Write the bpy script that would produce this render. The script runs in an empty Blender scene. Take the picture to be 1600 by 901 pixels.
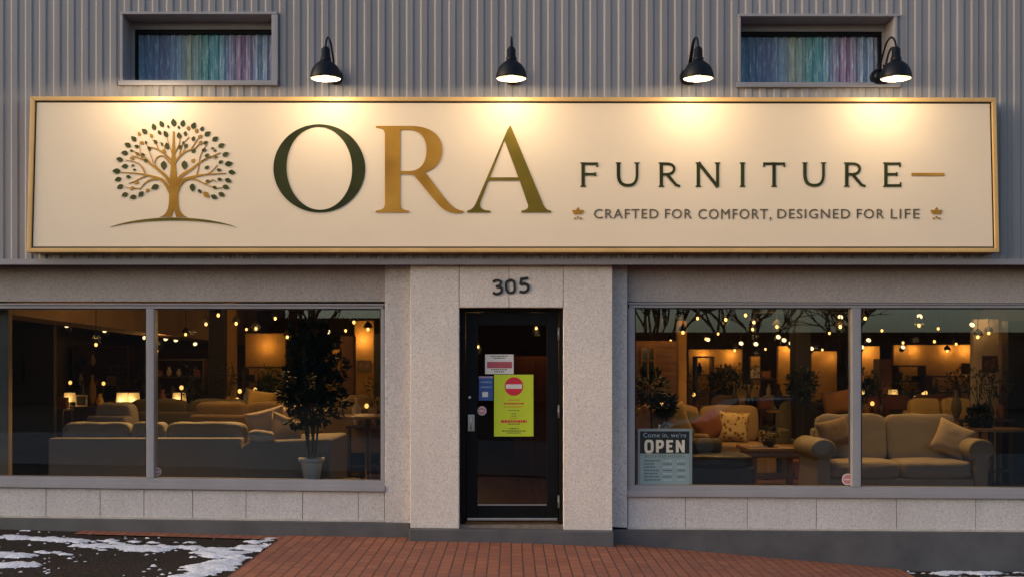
import bpy, math, random
from mathutils import Vector, Matrix, noise
R = math.radians
random.seed(7)
scene = bpy.context.scene
COL = scene.collection

# ------------------------------------------------------------------ camera, sky, sun, exposure
D, F, CX, HY, EYE = 12.0, 1860.0, 799.0, 576.0, 1.69     # camera distance, focal length (photo px), principal point, eye height
cam_d = bpy.data.cameras.new('camera'); cam = bpy.data.objects.new('camera', cam_d); COL.objects.link(cam)
cam.location = (0, -D, EYE); cam.rotation_euler = (R(90), 0, 0)
cam_d.sensor_width = 36.0; cam_d.lens = 36.0 * F / 1600.0
cam_d.shift_x = (800 - CX) / 1600.0; cam_d.shift_y = (HY - 450.5) / 1600.0
cam_d.clip_end = 2000; cam_d.clip_start = 0.05
scene.camera = cam
SUN_EL, SUN_ROT = 16.0, 256.0
world = bpy.data.worlds.new('World'); scene.world = world; world.use_nodes = True
wn = world.node_tree.nodes; wl = world.node_tree.links
bg = wn['Background']; sky = wn.new('ShaderNodeTexSky'); sky.sky_type = 'NISHITA'; sky.sun_disc = False
sky.sun_elevation = R(SUN_EL); sky.sun_rotation = R(SUN_ROT); sky.dust_density = 2.0; sky.ozone_density = 1.0
wl.new(sky.outputs[0], bg.inputs[0]); bg.inputs[1].default_value = 0.15
sun_d = bpy.data.lights.new('sun', 'SUN'); sun = bpy.data.objects.new('sun', sun_d); COL.objects.link(sun)
sun_d.energy = 0.6; sun_d.angle = R(100); sun_d.color = (1.0, 0.80, 0.78)
_sd = Vector((math.sin(R(SUN_ROT)) * math.cos(R(SUN_EL)), math.cos(R(SUN_ROT)) * math.cos(R(SUN_EL)), math.sin(R(SUN_EL))))
sun.rotation_euler = (-_sd).to_track_quat('-Z', 'Y').to_euler()
scene.view_settings.view_transform = 'Standard'; scene.view_settings.look = 'None'
scene.view_settings.exposure = 0.70; scene.view_settings.gamma = 1.0
try:
    scene.cycles.use_denoising = True
    scene.cycles.max_bounces = 8; scene.cycles.transparent_max_bounces = 12
    scene.cycles.sample_clamp_indirect = 4.0
    scene.cycles.caustics_reflective = False; scene.cycles.caustics_refractive = False
except Exception:
    pass

# ------------------------------------------------------------------ helpers
def X_(px, y=0.0): return (px - CX) * (D + y) / F
def Z_(py, y=0.0): return EYE + (HY - py) * (D + y) / F
def PT(px, py, y): return Vector((X_(px, y), y, Z_(py, y)))

class MB:
    def __init__(s): s.v = []; s.f = []
    def add(s, vs, fs):
        b = len(s.v); s.v += [tuple(p) for p in vs]; s.f += [tuple(b + i for i in f) for f in fs]; return s
    def hexa(s, p):     # 8 points: bottom ring 0-3, top ring 4-7 (counter clockwise seen from above)
        return s.add(p, [(3,2,1,0),(4,5,6,7),(0,1,5,4),(1,2,6,5),(2,3,7,6),(3,0,4,7)])
    def box(s, x0, x1, y0, y1, z0, z1):
        return s.hexa([(x0,y0,z0),(x1,y0,z0),(x1,y1,z0),(x0,y1,z0),(x0,y0,z1),(x1,y0,z1),(x1,y1,z1),(x0,y1,z1)])
    def cbox(s, c, d):
        return s.box(c[0]-d[0]/2, c[0]+d[0]/2, c[1]-d[1]/2, c[1]+d[1]/2, c[2]-d[2]/2, c[2]+d[2]/2)
    def slab(s, l, r, tl, tr, bl, br, yf, yb):   # front face by picture measure at depth yf, straight back to yb
        a, b = X_(l, yf), X_(r, yf)
        z = [Z_(q, yf) for q in (tl, tr, bl, br)]
        return s.hexa([(a,yf,z[2]),(b,yf,z[3]),(b,yb,z[3]),(a,yb,z[2]),(a,yf,z[0]),(b,yf,z[1]),(b,yb,z[1]),(a,yb,z[0])])
    def prism(s, poly, y0, y1):   # polygon in x,z extruded along y (fan-free ngon)
        n = len(poly); vs = [(p[0], y0, p[1]) for p in poly] + [(p[0], y1, p[1]) for p in poly]
        return s.add(vs, [tuple(range(n)), tuple(range(2*n-1, n-1, -1))] + [(i, i+n, (i+1) % n + n, (i+1) % n) for i in range(n)])
    def prism_x(s, poly, x0, x1):  # polygon in y,z extruded along x
        n = len(poly); vs = [(x0, p[0], p[1]) for p in poly] + [(x1, p[0], p[1]) for p in poly]
        return s.add(vs, [tuple(range(n-1, -1, -1)), tuple(range(n, 2*n))] + [(i, (i+1) % n, (i+1) % n + n, i+n) for i in range(n)])
    def prism_z(s, poly, z0, z1):
        n = len(poly); vs = [(p[0], p[1], z0) for p in poly] + [(p[0], p[1], z1) for p in poly]
        return s.add(vs, [tuple(range(n-1, -1, -1)), tuple(range(n, 2*n))] + [(i, (i+1) % n, (i+1) % n + n, i+n) for i in range(n)])
    def lathe(s, prof, c=(0,0,0), n=24, closed=False):
        vs = []; fs = []; m = len(prof)
        for r, z in prof:
            for k in range(n):
                a = 2*math.pi*k/n; vs.append((c[0]+r*math.cos(a), c[1]+r*math.sin(a), c[2]+z))
        for i in range(m-1):
            for k in range(n):
                fs.append((i*n+k, i*n+(k+1) % n, (i+1)*n+(k+1) % n, (i+1)*n+k))
        if closed:
            fs.append(tuple(range(n-1, -1, -1))); fs.append(tuple((m-1)*n+k for k in range(n)))
        return s.add(vs, fs)
    def tube(s, path, rad, n=8, caps=True):
        P = [Vector(p) for p in path]; m = len(P)
        rr = rad if isinstance(rad, (list, tuple)) else [rad]*m
        vs = []; fs = []; up = None
        for i in range(m):
            t = (P[min(i+1, m-1)] - P[max(i-1, 0)]).normalized()
            if up is None:
                up = Vector((0,0,1)) if abs(t.z) < .9 else Vector((1,0,0))
            a = t.cross(up)
            if a.length < 1e-5: a = t.cross(Vector((0.3,1,0.2)))
            a.normalize(); b = a.cross(t).normalized(); up = b
            for k in range(n):
                q = 2*math.pi*k/n; vs.append(P[i] + (a*math.cos(q) + b*math.sin(q))*rr[i])
        for i in range(m-1):
            for k in range(n):
                fs.append((i*n+k, i*n+(k+1) % n, (i+1)*n+(k+1) % n, (i+1)*n+k))
        if caps:
            fs.append(tuple(range(n-1, -1, -1))); fs.append(tuple((m-1)*n+k for k in range(n)))
        return s.add(vs, fs)
    def sphere(s, c, r, n=12, sz=1.0):
        return s.lathe([(r*math.sin(math.pi*i/n) if 0 < i < n else 1e-4, -r*sz*math.cos(math.pi*i/n)) for i in range(n+1)], c, n*2)
    def soft(s, c, d, e=5.0, puff=0.0, n=12, M=None):   # cushion-like rounded block
        idx = {}; vs = []; fs = []
        def vert(u, v, w):
            k = (round(u, 4), round(v, 4), round(w, 4))
            if k not in idx:
                q = (abs(u)**e + abs(v)**e + abs(w)**e)**(-1.0/e)
                x, y, z = u*q, v*q, w*q
                z *= 1 + puff*(1-x*x)*(1-y*y) + .05*noise.noise(Vector((x*2.3+c[0]*7, y*2.1, z+d[0]*5))); y *= 1 + .06*noise.noise(Vector((x*2.7+c[0]*5+3, z*2.4, d[0]*9))); y *= 1 + puff*.4*(1-x*x)*(1-z*z)
                p = Vector((x*d[0]/2, y*d[1]/2, z*d[2]/2))
                if M is not None: p = M @ p
                idx[k] = len(vs); vs.append((c[0]+p.x, c[1]+p.y, c[2]+p.z))
            return idx[k]
        T = [-1 + 2*i/n for i in range(n+1)]
        for i in range(n):
            for j in range(n):
                a0, a1, b0, b1 = T[i], T[i+1], T[j], T[j+1]
                fs.append((vert(a0,b0,1), vert(a1,b0,1), vert(a1,b1,1), vert(a0,b1,1)))
                fs.append((vert(a0,b1,-1), vert(a1,b1,-1), vert(a1,b0,-1), vert(a0,b0,-1)))
                fs.append((vert(1,a0,b0), vert(1,a1,b0), vert(1,a1,b1), vert(1,a0,b1)))
                fs.append((vert(-1,a0,b1), vert(-1,a1,b1), vert(-1,a1,b0), vert(-1,a0,b0)))
                fs.append((vert(a0,-1,b0), vert(a1,-1,b0), vert(a1,-1,b1), vert(a0,-1,b1)))
                fs.append((vert(a0,1,b1), vert(a1,1,b1), vert(a1,1,b0), vert(a0,1,b0)))
        return s.add(vs, fs)
    def build(s, name, mat, parent=None, loc=(0,0,0), rot=(0,0,0), smooth=False, bevel=0.0, seg=2):
        me = bpy.data.meshes.new(name); me.from_pydata(s.v, [], s.f); me.validate(); me.update()
        return link_mesh(name, me, mat, parent, loc, rot, smooth, bevel, seg)

def link_mesh(name, me, mat, parent=None, loc=(0,0,0), rot=(0,0,0), smooth=False, bevel=0.0, seg=2):
    o = bpy.data.objects.new(name, me); COL.objects.link(o)
    if mat is not None: me.materials.append(mat)
    o.location = loc; o.rotation_euler = rot
    if parent is not None: o.parent = parent
    if smooth:
        for p in me.polygons: p.use_smooth = True
    if bevel:
        b = o.modifiers.new('bevel', 'BEVEL'); b.width = bevel; b.segments = seg; b.limit_method = 'ANGLE'; b.angle_limit = R(40)
        for p in me.polygons: p.use_smooth = True
        w = o.modifiers.new('wn', 'WEIGHTED_NORMAL')
    return o

def tag(o, label=None, cat=None, group=None, kind=None):
    if label: o['label'] = label
    if cat: o['category'] = cat
    if group: o['group'] = group
    if kind: o['kind'] = kind
    return o
def thing(name, label, cat, loc=(0,0,0), rz=0.0, group=None):
    o = bpy.data.objects.new(name, None); COL.objects.link(o); o.empty_display_size = .2
    o.location = loc; o.rotation_euler = (0, 0, rz)
    return tag(o, label, cat, group)
def kids(o): return [c for c in COL.objects if c.parent == o]
def copy_tree(o, parent=None):
    c = o.copy(); COL.objects.link(c)
    if parent is not None: c.parent = parent
    for ch in kids(o): copy_tree(ch, c)
    return c

# ------------------------------------------------------------------ materials
MATS = {}
class NT:
    def __init__(s, name):
        s.m = bpy.data.materials.new(name); s.m.use_nodes = True; s.t = s.m.node_tree
        s.b = s.t.nodes['Principled BSDF']; s.o = s.t.nodes['Material Output']
    def n(s, typ, **kw):
        x = s.t.nodes.new('ShaderNode' + typ)
        for k, v in kw.items(): setattr(x, k, v)
        return x
    def l(s, a, b): s.t.links.new(a, b)
    def coord(s, kind='Object', scale=(1,1,1), rot=(0,0,0)):
        tc = s.n('TexCoord'); mp = s.n('Mapping'); mp.inputs['Scale'].default_value = scale; mp.inputs['Rotation'].default_value = rot
        s.l(tc.outputs[kind], mp.inputs['Vector']); return mp.outputs[0]
    def noise(s, vec, scale, detail=4.0, rough=.55):
        x = s.n('TexNoise'); x.inputs['Scale'].default_value = scale; x.inputs['Detail'].default_value = detail; x.inputs['Roughness'].default_value = rough
        s.l(vec, x.inputs['Vector']); return x.outputs['Fac']
    def ramp(s, fac, stops, interp='LINEAR'):
        x = s.n('ValToRGB'); cr = x.color_ramp; cr.interpolation = interp
        while len(cr.elements) < len(stops): cr.elements.new(0.5)
        for e, (p, c) in zip(cr.elements, stops):
            e.position = p; e.color = (*c, 1) if len(c) == 3 else c
        s.l(fac, x.inputs[0]); return x.outputs[0]
    def mix(s, fac, a, b, mode='MIX'):
        x = s.n('Mix', data_type='RGBA', blend_type=mode)
        for sock, val in ((x.inputs[0], fac), (x.inputs[6], a), (x.inputs[7], b)):
            if hasattr(val, 'is_output'): s.l(val, sock)
            elif isinstance(val, (int, float)): sock.default_value = val
            else: sock.default_value = (*val, 1)
        return x.outputs[2]
    def bump(s, h, strength=.3, dist=.01):
        x = s.n('Bump'); x.inputs['Strength'].default_value = strength; x.inputs['Distance'].default_value = dist
        s.l(h, x.inputs['Height']); s.l(x.outputs[0], s.b.inputs['Normal'])
    def col(s, c):
        if hasattr(c, 'is_output'): s.l(c, s.b.inputs['Base Color'])
        else: s.b.inputs['Base Color'].default_value = (*c, 1)
    def tone(s, c, period, amt):      # each panel along x a slightly different tone
        tc = s.n('TexCoord'); sx = s.n('SeparateXYZ'); s.l(tc.outputs['Object'], sx.inputs[0])
        d = s.n('Math', operation='DIVIDE'); d.inputs[1].default_value = period; s.l(sx.outputs[0], d.inputs[0])
        f = s.n('Math', operation='FLOOR'); s.l(d.outputs[0], f.inputs[0])
        w = s.n('TexWhiteNoise', noise_dimensions='1D'); s.l(f.outputs[0], w.inputs['W'])
        mr = s.n('MapRange'); mr.inputs['To Min'].default_value = 1-amt; mr.inputs['To Max'].default_value = 1+amt*.4; s.l(w.outputs['Value'], mr.inputs['Value'])
        h = s.n('HueSaturation'); s.l(mr.outputs[0], h.inputs['Value']); s.l(c, h.inputs['Color']); return h.outputs[0]
    def set(s, rough=.6, metal=0.0, spec=None):
        s.b.inputs['Roughness'].default_value = rough; s.b.inputs['Metallic'].default_value = metal
        if spec is not None: s.b.inputs['Specular IOR Level'].default_value = spec

def plain(name, c, rough=.6, metal=0.0, var=.15, scale=6.0, spec=None, bump=0.0, bscale=80.0):
    """a base colour with a little uneven tone, so nothing is perfectly flat"""
    if name in MATS: return MATS[name]
    m = NT(name); v = m.coord()
    nz = m.noise(v, scale, 5.0, .6)
    m.col(m.ramp(nz, [(.25, tuple(x*(1-var) for x in c)), (.75, tuple(min(1, x*(1+var)) for x in c))]))
    m.set(rough, metal, spec)
    if bump: m.bump(m.noise(v, bscale, 3.0), bump, .004)
    MATS[name] = m.m; return m.m

def emit(name, c, strength):
    if name in MATS: return MATS[name]
    m = NT(name); m.col((.8,.8,.8)); m.b.inputs['Emission Color'].default_value = (*c, 1); m.b.inputs['Emission Strength'].default_value = strength
    MATS[name] = m.m; return m.m

def m_cladding():
    m = NT('painted_ribbed_steel'); v = m.coord(scale=(1,1,.16))
    a = m.noise(v, 5.0, 6.0, .6); b = m.noise(m.coord(), 1.1, 3.0); s_ = m.noise(m.coord(scale=(7.2,1,.05)), 4.0, 2.0)
    base = m.ramp(a, [(.3, (.222,.208,.220)), (.72, (.275,.26,.272))])
    base = m.mix(m.ramp(b, [(.35,(0,0,0)),(.7,(.55,.55,.55))]), base, (.30,.28,.285))
    base = m.mix(.35, base, m.ramp(s_, [(.3,(.18,.175,.19)),(.7,(.34,.33,.35))]))
    m.col(m.tone(base, 1.1144, .10)); m.set(.5, 0.0, .35); return m.m
def m_stone(name, c, dark, scale=1.0, contrast=1.0):
    m = NT(name); v = m.coord()
    vo = m.n('TexVoronoi'); vo.inputs['Scale'].default_value = 62*scale; m.l(v, vo.inputs['Vector'])
    n1 = m.noise(v, 62*scale, 4.0, .7); n2 = m.noise(v, 2.2, 5.0, .6); n3 = m.noise(m.coord(scale=(1.6,1.6,.25)), 3.0, 4.0, .6)
    sp = m.ramp(n1, [(.34, tuple(x*.48 for x in c)), (.46, c), (.64, tuple(min(1, x*1.22) for x in c))])
    peb = m.mix(.35, sp, m.ramp(vo.outputs['Color'], [(.0, tuple(x*.6 for x in c)), (.5, c), (1., tuple(min(1, x*1.3) for x in c))]))
    st = m.mix(m.ramp(n2, [(.35,(0,0,0)),(.8,(.35*contrast,)*3)]), peb, dark)
    st = m.mix(m.ramp(n3, [(.5,(0,0,0)),(.85,(.45*contrast,)*3)]), st, dark)
    m.col(m.tone(st, .47, .03)); m.set(.85, 0, .2)
    h = m.mix(.5, n1, vo.outputs['Distance']); m.bump(h, .5, .008); return m.m
def m_brick():
    m = NT('red_clay_pavers'); v = m.coord(rot=(0,0,R(90)))
    br = m.n('TexBrick'); br.inputs['Scale'].default_value = 1.0; br.inputs['Brick Width'].default_value = .205; br.inputs['Row Height'].default_value = .103
    br.inputs['Mortar Size'].default_value = .007; br.inputs['Mortar Smooth'].default_value = .25; br.inputs['Bias'].default_value = -.1
    br.inputs['Color1'].default_value = (.40,.14,.068,1); br.inputs['Color2'].default_value = (.28,.088,.05,1); br.inputs['Mortar'].default_value = (.035,.017,.013,1)
    m.l(v, br.inputs['Vector'])
    n1 = m.noise(v, 1.3, 5.0, .6); n2 = m.noise(v, 60, 3.0)
    c = m.mix(m.ramp(n1, [(.4,(0,0,0)),(.75,(.6,.6,.6))]), br.outputs['Color'], (.15,.07,.055))
    c = m.mix(.25, c, m.ramp(n2, [(.3,(.10,.04,.03)),(.7,(.36,.14,.09))]))
    m.col(c); m.set(.75, 0, .3)
    inv = m.n('Math', operation='SUBTRACT'); inv.inputs[0].default_value = 1.0; m.l(br.outputs['Fac'], inv.inputs[1])
    m.bump(inv.outputs[0], .6, .006); return m.m
def m_soil():
    m = NT('dark_mulch_soil'); v = m.coord()
    n1 = m.noise(v, 38, 5.0, .7); n2 = m.noise(v, 4, 4.0); n3 = m.noise(v, 130, 2.0, .6)
    c = m.ramp(n1, [(.3,(.012,.009,.008)),(.55,(.045,.031,.026)),(.72,(.10,.072,.058))])
    c = m.mix(m.ramp(n2, [(.45,(0,0,0)),(.7,(.6,.6,.6))]), c, (.028,.03,.016))
    c = m.mix(m.ramp(n3, [(.68,(0,0,0)),(.74,(.7,.7,.7))]), c, (.30,.27,.25))
    m.col(c); m.set(.95, 0, .1); m.bump(n1, .9, .03); return m.m
def m_snow():
    m = NT('old_snow'); v = m.coord(); n1 = m.noise(v, 45, 4.0, .7)
    m.col(m.ramp(n1, [(.33,(.42,.42,.47)),(.5,(.72,.72,.78)),(.7,(.82,.82,.86))])); m.set(.8, 0, .3); m.bump(n1, .6, .01); return m.m
def m_glass(name, tint, ior=1.5):
    m = NT(name); t = m.t; t.nodes.remove(m.b)
    fr = m.n('Fresnel'); fr.inputs[0].default_value = ior
    tr = m.n('BsdfTransparent'); tr.inputs[0].default_value = (*tint, 1)
    gl = m.n('BsdfGlossy'); gl.inputs['Roughness'].default_value = 0.0; gl.inputs['Color'].default_value = (.78,.9,1,1)
    mx = m.n('MixShader'); m.l(fr.outputs[0], mx.inputs[0]); m.l(tr.outputs[0], mx.inputs[1]); m.l(gl.outputs[0], mx.inputs[2])
    m.l(mx.outputs[0], m.o.inputs[0]); return m.m
def m_foil(name, a, b):
    m = NT(name); n1 = m.noise(m.coord(), 2.6, 2.0, .5)
    m.col(m.ramp(n1, [(.32, a), (.68, b)])); m.set(.6, 0.0, .15); return m.m
def m_streak():
    m = NT('streaked_dyed_cloth'); v = m.coord(scale=(1,1,.11)); v2 = m.coord(scale=(1,1,.2))
    tc = m.n('TexCoord'); sx = m.n('SeparateXYZ'); m.l(tc.outputs['Object'], sx.inputs[0])
    d = m.noise(v2, 22, 4.0, .7)
    ad = m.n('Math', operation='MULTIPLY_ADD'); ad.inputs[1].default_value = .13; m.l(d, ad.inputs[0]); m.l(sx.outputs[0], ad.inputs[2])
    mr = m.n('MapRange'); mr.inputs['From Min'].default_value = -.65; mr.inputs['From Max'].default_value = .80; m.l(ad.outputs[0], mr.inputs['Value'])
    base = m.ramp(mr.outputs[0], [(.0,(.05,.19,.30)),(.10,(.07,.14,.28)),(.22,(.09,.12,.24)),(.30,(.12,.22,.34)),(.38,(.25,.28,.17)),(.44,(.13,.25,.24)),
                                 (.50,(.01,.20,.19)),(.58,(.02,.23,.29)),(.66,(.13,.17,.30)),(.74,(.22,.09,.21)),(.80,(.19,.15,.27)),(.88,(.07,.19,.33)),(.95,(.14,.16,.30)),(1.,(.18,.25,.15))])
    w = m.noise(v, 55, 5.0, .75)
    base = m.mix(m.ramp(w, [(.52,(0,0,0)),(.68,(.75,.75,.75))]), base, (.42,.55,.66))
    w2 = m.noise(v, 38, 5.0, .75)
    base = m.mix(m.ramp(w2, [(.30,(.8,.8,.8)),(.46,(0,0,0))]), base, (.03,.06,.12))
    hs = m.n('HueSaturation'); hs.inputs['Value'].default_value = 1.2; hs.inputs['Saturation'].default_value = .74; m.l(base, hs.inputs['Color'])
    m.col(hs.outputs[0]); m.set(.7); m.bump(w, .4, .02); return m.m
def m_wood(name, a, b, scale=1.0, rough=.5):
    m = NT(name); v = m.coord(scale=(1.2*scale, 14*scale, 14*scale)); n1 = m.noise(v, 2.5, 5.0, .6)
    m.col(m.ramp(n1, [(.3, a), (.7, b)])); m.set(rough); m.bump(n1, .15, .002); return m.m
def m_fabric(name, c, var=.12, rough=.95):
    m = NT(name); v = m.coord(); n1 = m.noise(v, 320, 2.0, .6); n2 = m.noise(v, 5, 4.0)
    a = m.ramp(n1, [(.3, tuple(x*(1-var*1.6) for x in c)), (.7, tuple(min(1, x*(1+var)) for x in c))])
    m.col(m.mix(m.ramp(n2, [(.4,(0,0,0)),(.75,(.4,.4,.4))]), a, tuple(x*.8 for x in c))); m.set(rough, 0, .15)
    m.b.inputs['Sheen Weight'].default_value = .15
    m.bump(m.mix(.25, m.noise(v, 9, 6.0, .65), n1), .5, .022); return m.m
def m_floral():
    m = NT('floral_cloth'); v = m.coord(); vo = m.n('TexVoronoi'); vo.inputs['Scale'].default_value = 17; m.l(v, vo.inputs['Vector'])
    m.col(m.ramp(vo.outputs['Distance'], [(.2,(.16,.06,.03)),(.34,(.40,.25,.09)),(.5,(.55,.42,.2))])); m.set(.9); return m.m

M = dict(
    clad=m_cladding(),
    portal=m_stone('exposed_aggregate_panel', (.68,.595,.545), (.50,.44,.40)),
    stone=m_stone('grey_aggregate_stone', (.53,.495,.49), (.38,.35,.345), .9),
    band=m_stone('lintel_aggregate', (.40,.35,.335), (.27,.235,.225), 1.0, .7),
    ledge=plain('cement_ledge', (.40,.36,.33), .85, var=.25, scale=9),
    plinth=plain('dark_painted_plinth', (.080,.076,.082), .6, var=.28, scale=3.0, bump=.2),
    alu=plain('grey_aluminium', (.27,.255,.275), .5, .0, var=.10, scale=3),
    trim=plain('window_trim_paint', (.29,.275,.295), .5, var=.1, scale=3),
    dark=plain('black_door_paint', (.005,.005,.006), .5, var=.2, spec=.12),
    steel=plain('brushed_steel', (.45,.44,.44), .35, .9),
    lampblack=plain('black_lamp_enamel', (.004,.005,.008), .45, var=.15, spec=.22),
    enamel=plain('white_lamp_enamel', (.82,.78,.70), .4, var=.03),
    cream=plain('cream_sign_panel', (.80,.645,.475), .55, var=.03, scale=1.5),
    goldframe=plain('gold_sign_frame', (.62,.38,.14), .45, .05, var=.12, scale=4),
    liner=plain('black_gasket', (.01,.01,.01), .6),
    green=m_foil('deep_green_letter', (.020,.024,.007), (.042,.046,.013)),
    gold=m_foil('gold_letter', (.30,.145,.018), (.47,.25,.04)),
    olive=m_foil('olive_gold_letter', (.095,.075,.008), (.20,.135,.014)),
    tag=plain('olive_brown_letter', (.12,.085,.042), .6),
    brick=m_brick(), soil=m_soil(), snow=m_snow(),
    glass=m_glass('shop_glass', (.88,.90,.90), 1.72), glass2=m_glass('door_glass', (.50,.50,.50), 1.65),
    streak=m_streak(),
    asphalt=plain('asphalt', (.05,.05,.052), .85, var=.25, scale=20, bump=.3),
    floor=m_wood('showroom_floorboards', (.10,.055,.03), (.19,.11,.06), .6, .35),
    ceil=plain('dark_ceiling', (.05,.04,.033), .9), iwall=plain('interior_wall', (.13,.085,.05), .9),
    bulk=plain('brown_bulkhead', (.24,.155,.085), .9, var=.2, scale=2), ochre=plain('ochre_wall', (.34,.185,.045), .9, var=.12),
    dcol=plain('dark_column', (.018,.014,.012), .7), pale=plain('pale_plaster', (.45,.38,.31), .9),
    bark=plain('bark', (.035,.028,.024), .9),
)
bulb_warm = emit('warm_bulb', (1.0,.46,.11), 2.6)
bulb_white = emit('spot_bulb', (1.0,.68,.34), 1.7)
bulb_sign = emit('sign_lamp_bulb', (1.0,.80,.5), 5.0)
shade_glow = emit('glowing_lampshade', (1.0,.50,.10), .36)
WARM = (1.0,.53,.17)
def point(loc, w, r=.05, c=WARM):
    l = bpy.data.lights.new('point', 'POINT'); l.energy = w; l.color = c; l.shadow_soft_size = r
    o = bpy.data.objects.new('lamp_or_fill_light', l); o.location = loc; COL.objects.link(o); return o
def spot(loc, tgt, w, size, r=.05, c=WARM, blend=.7):
    l = bpy.data.lights.new('spot', 'SPOT'); l.energy = w; l.color = c; l.shadow_soft_size = r; l.spot_size = R(size); l.spot_blend = blend
    o = bpy.data.objects.new('lamp_or_fill_light', l); o.location = loc; COL.objects.link(o)
    o.rotation_euler = (Vector(tgt)-Vector(loc)).to_track_quat('-Z', 'Y').to_euler(); return o

# ------------------------------------------------------------------ ground, brick walk, road, snow
GP = [(-300,.16),(-9,.16),(-5.15,.085),(-2.3,.004),(0,-.035),(1.0,-.075),(2.4,-.20),(3.9,-.335),(5.2,-.345),(9,-.36),(300,-.36)]
def GZ(x):
    for (a, za), (b, zb) in zip(GP, GP[1:]):
        if x <= b: return za + (zb-za)*(x-a)/(b-a)
    return GP[-1][1]
def sheet(xs, ys, zf):
    mb = MB(); n = len(xs)
    mb.add([(x, y, zf(x, y)) for y in ys for x in xs], [(j*n+i, j*n+i+1, (j+1)*n+i+1, (j+1)*n+i) for j in range(len(ys)-1) for i in range(n-1)])
    return mb
gx = sorted(set([p[0] for p in GP] + [-100,-40,-20,20,40,100] + [-9+.3*i for i in range(61)]))
tag(sheet(gx, [-300,-120,-60,-30,-17,-16,-7,-5,-3,-1,-.02,.3], lambda x, y: GZ(x)).build('ground', M['soil']), kind='structure')
bx = [-2.28+.2*i for i in range(31)] + [3.9]
walk = sheet(bx, [-6.8+.2*i for i in range(34)]+[-.03], lambda x, y: GZ(x)+.02)
walk.add([(-2.28,-6.8,GZ(-2.28)+.02),(-2.28,-.03,GZ(-2.28)+.02),(-2.28,-.03,GZ(-2.28)-.1),(-2.28,-6.8,GZ(-2.28)-.1)], [(0,1,2,3)])
walk.add([(3.9,-6.8,GZ(3.9)+.02),(3.9,-.03,GZ(3.9)+.02),(3.9,-.03,GZ(3.9)-.1),(3.9,-6.8,GZ(3.9)-.1)], [(3,2,1,0)])
tag(walk.build('brick_pavement', M['brick']), kind='structure')
sx = [-4.3+.2*i for i in range(11)] + [-2.285]
tag(sheet(sx, [-.30,-.07,-.03], lambda x, y: GZ(x)+.012).build('brick_strip', M['brick']), kind='structure')
tag(sheet([x for x in gx if -100 <= x <= 100], [-16.5,-12,-7.2], lambda x, y: GZ(x)+.012).build('road', M['asphalt']), kind='structure')
def gpx(px, py):     # where a picture point meets the sloping ground
    y = -1.0
    for _ in range(30):
        z = GZ(X_(px, y)); y = (EYE - z)*F/(py-HY) - D
    return X_(px, y), y
def snow_field(blobs, x0, x1, y0, y1, step, seed):
    caps = []
    for (ax, ay, bx_, by, r) in blobs: caps.append((Vector(gpx(ax, ay)), Vector(gpx(bx_, by)), r))
    nx, ny = int((x1-x0)/step), int((y1-y0)/step); H = {}
    for i in range(nx+1):
        for j in range(ny+1):
            x, y = x0+i*step, y0+j*step; q = Vector((x, y)); best = -9
            for a, b, r in caps:
                d = b-a; t = max(0, min(1, (q-a).dot(d)/max(d.length_squared, 1e-6)))
                e = q-(a+d*t); best = max(best, r-math.hypot(e.x, e.y))
            nz = noise.noise(Vector((x*3.1, y*5.0, seed)))*.15 + noise.noise(Vector((x*9, y*20, seed+4)))*.12 + noise.noise(Vector((x*24, y*44, seed+8)))*.055
            H[i, j] = max(best + nz - .055, (noise.noise(Vector((x*21, y*30, seed+20)))-.60)*.35 if best > -.45 else -9)
    mb = MB(); idx = {}
    def vv(i, j):
        if (i, j) not in idx:
            x, y = x0+i*step, y0+j*step; h = H[i, j]
            z = GZ(x) + .006 + min(.014, max(-.02, h*.16)) + noise.noise(Vector((x*20, y*20, 2)))*.006
            idx[i, j] = len(mb.v); mb.v.append((x, y, z))
        return idx[i, j]
    for i in range(nx):
        for j in range(ny):
            k = [(i,j),(i+1,j),(i+1,j+1),(i,j+1)]
            if max(H[q] for q in k) > 0: mb.f.append(tuple(vv(*q) for q in k))
    return mb
snowL = snow_field([(-60,838,30,840,.10),(20,838,120,845,.13),(40,827,70,827,.05),(90,842,215,846,.09),(130,852,250,858,.15),(170,848,300,847,.04),(250,852,320,858,.07),(300,862,420,852,.12),
                    (330,870,400,860,.14),(300,890,370,872,.17),(290,900,350,885,.16),(-40,870,40,866,.17),(60,862,100,866,.06),(400,846,440,840,.06),(-80,884,20,882,.16)], -6.6, -2.29, -3.2, -.1, .022, 3.0)
tag(snowL.build('snow', M['snow'], smooth=True), kind='stuff')
snowR = snow_field([(1425,895,1700,893,.10),(1480,905,1720,902,.10)], 3.92, 6.8, -1.5, -.05, .024, 9.0)
tag(snowR.build('snow', M['snow'], smooth=True), kind='stuff')

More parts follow.
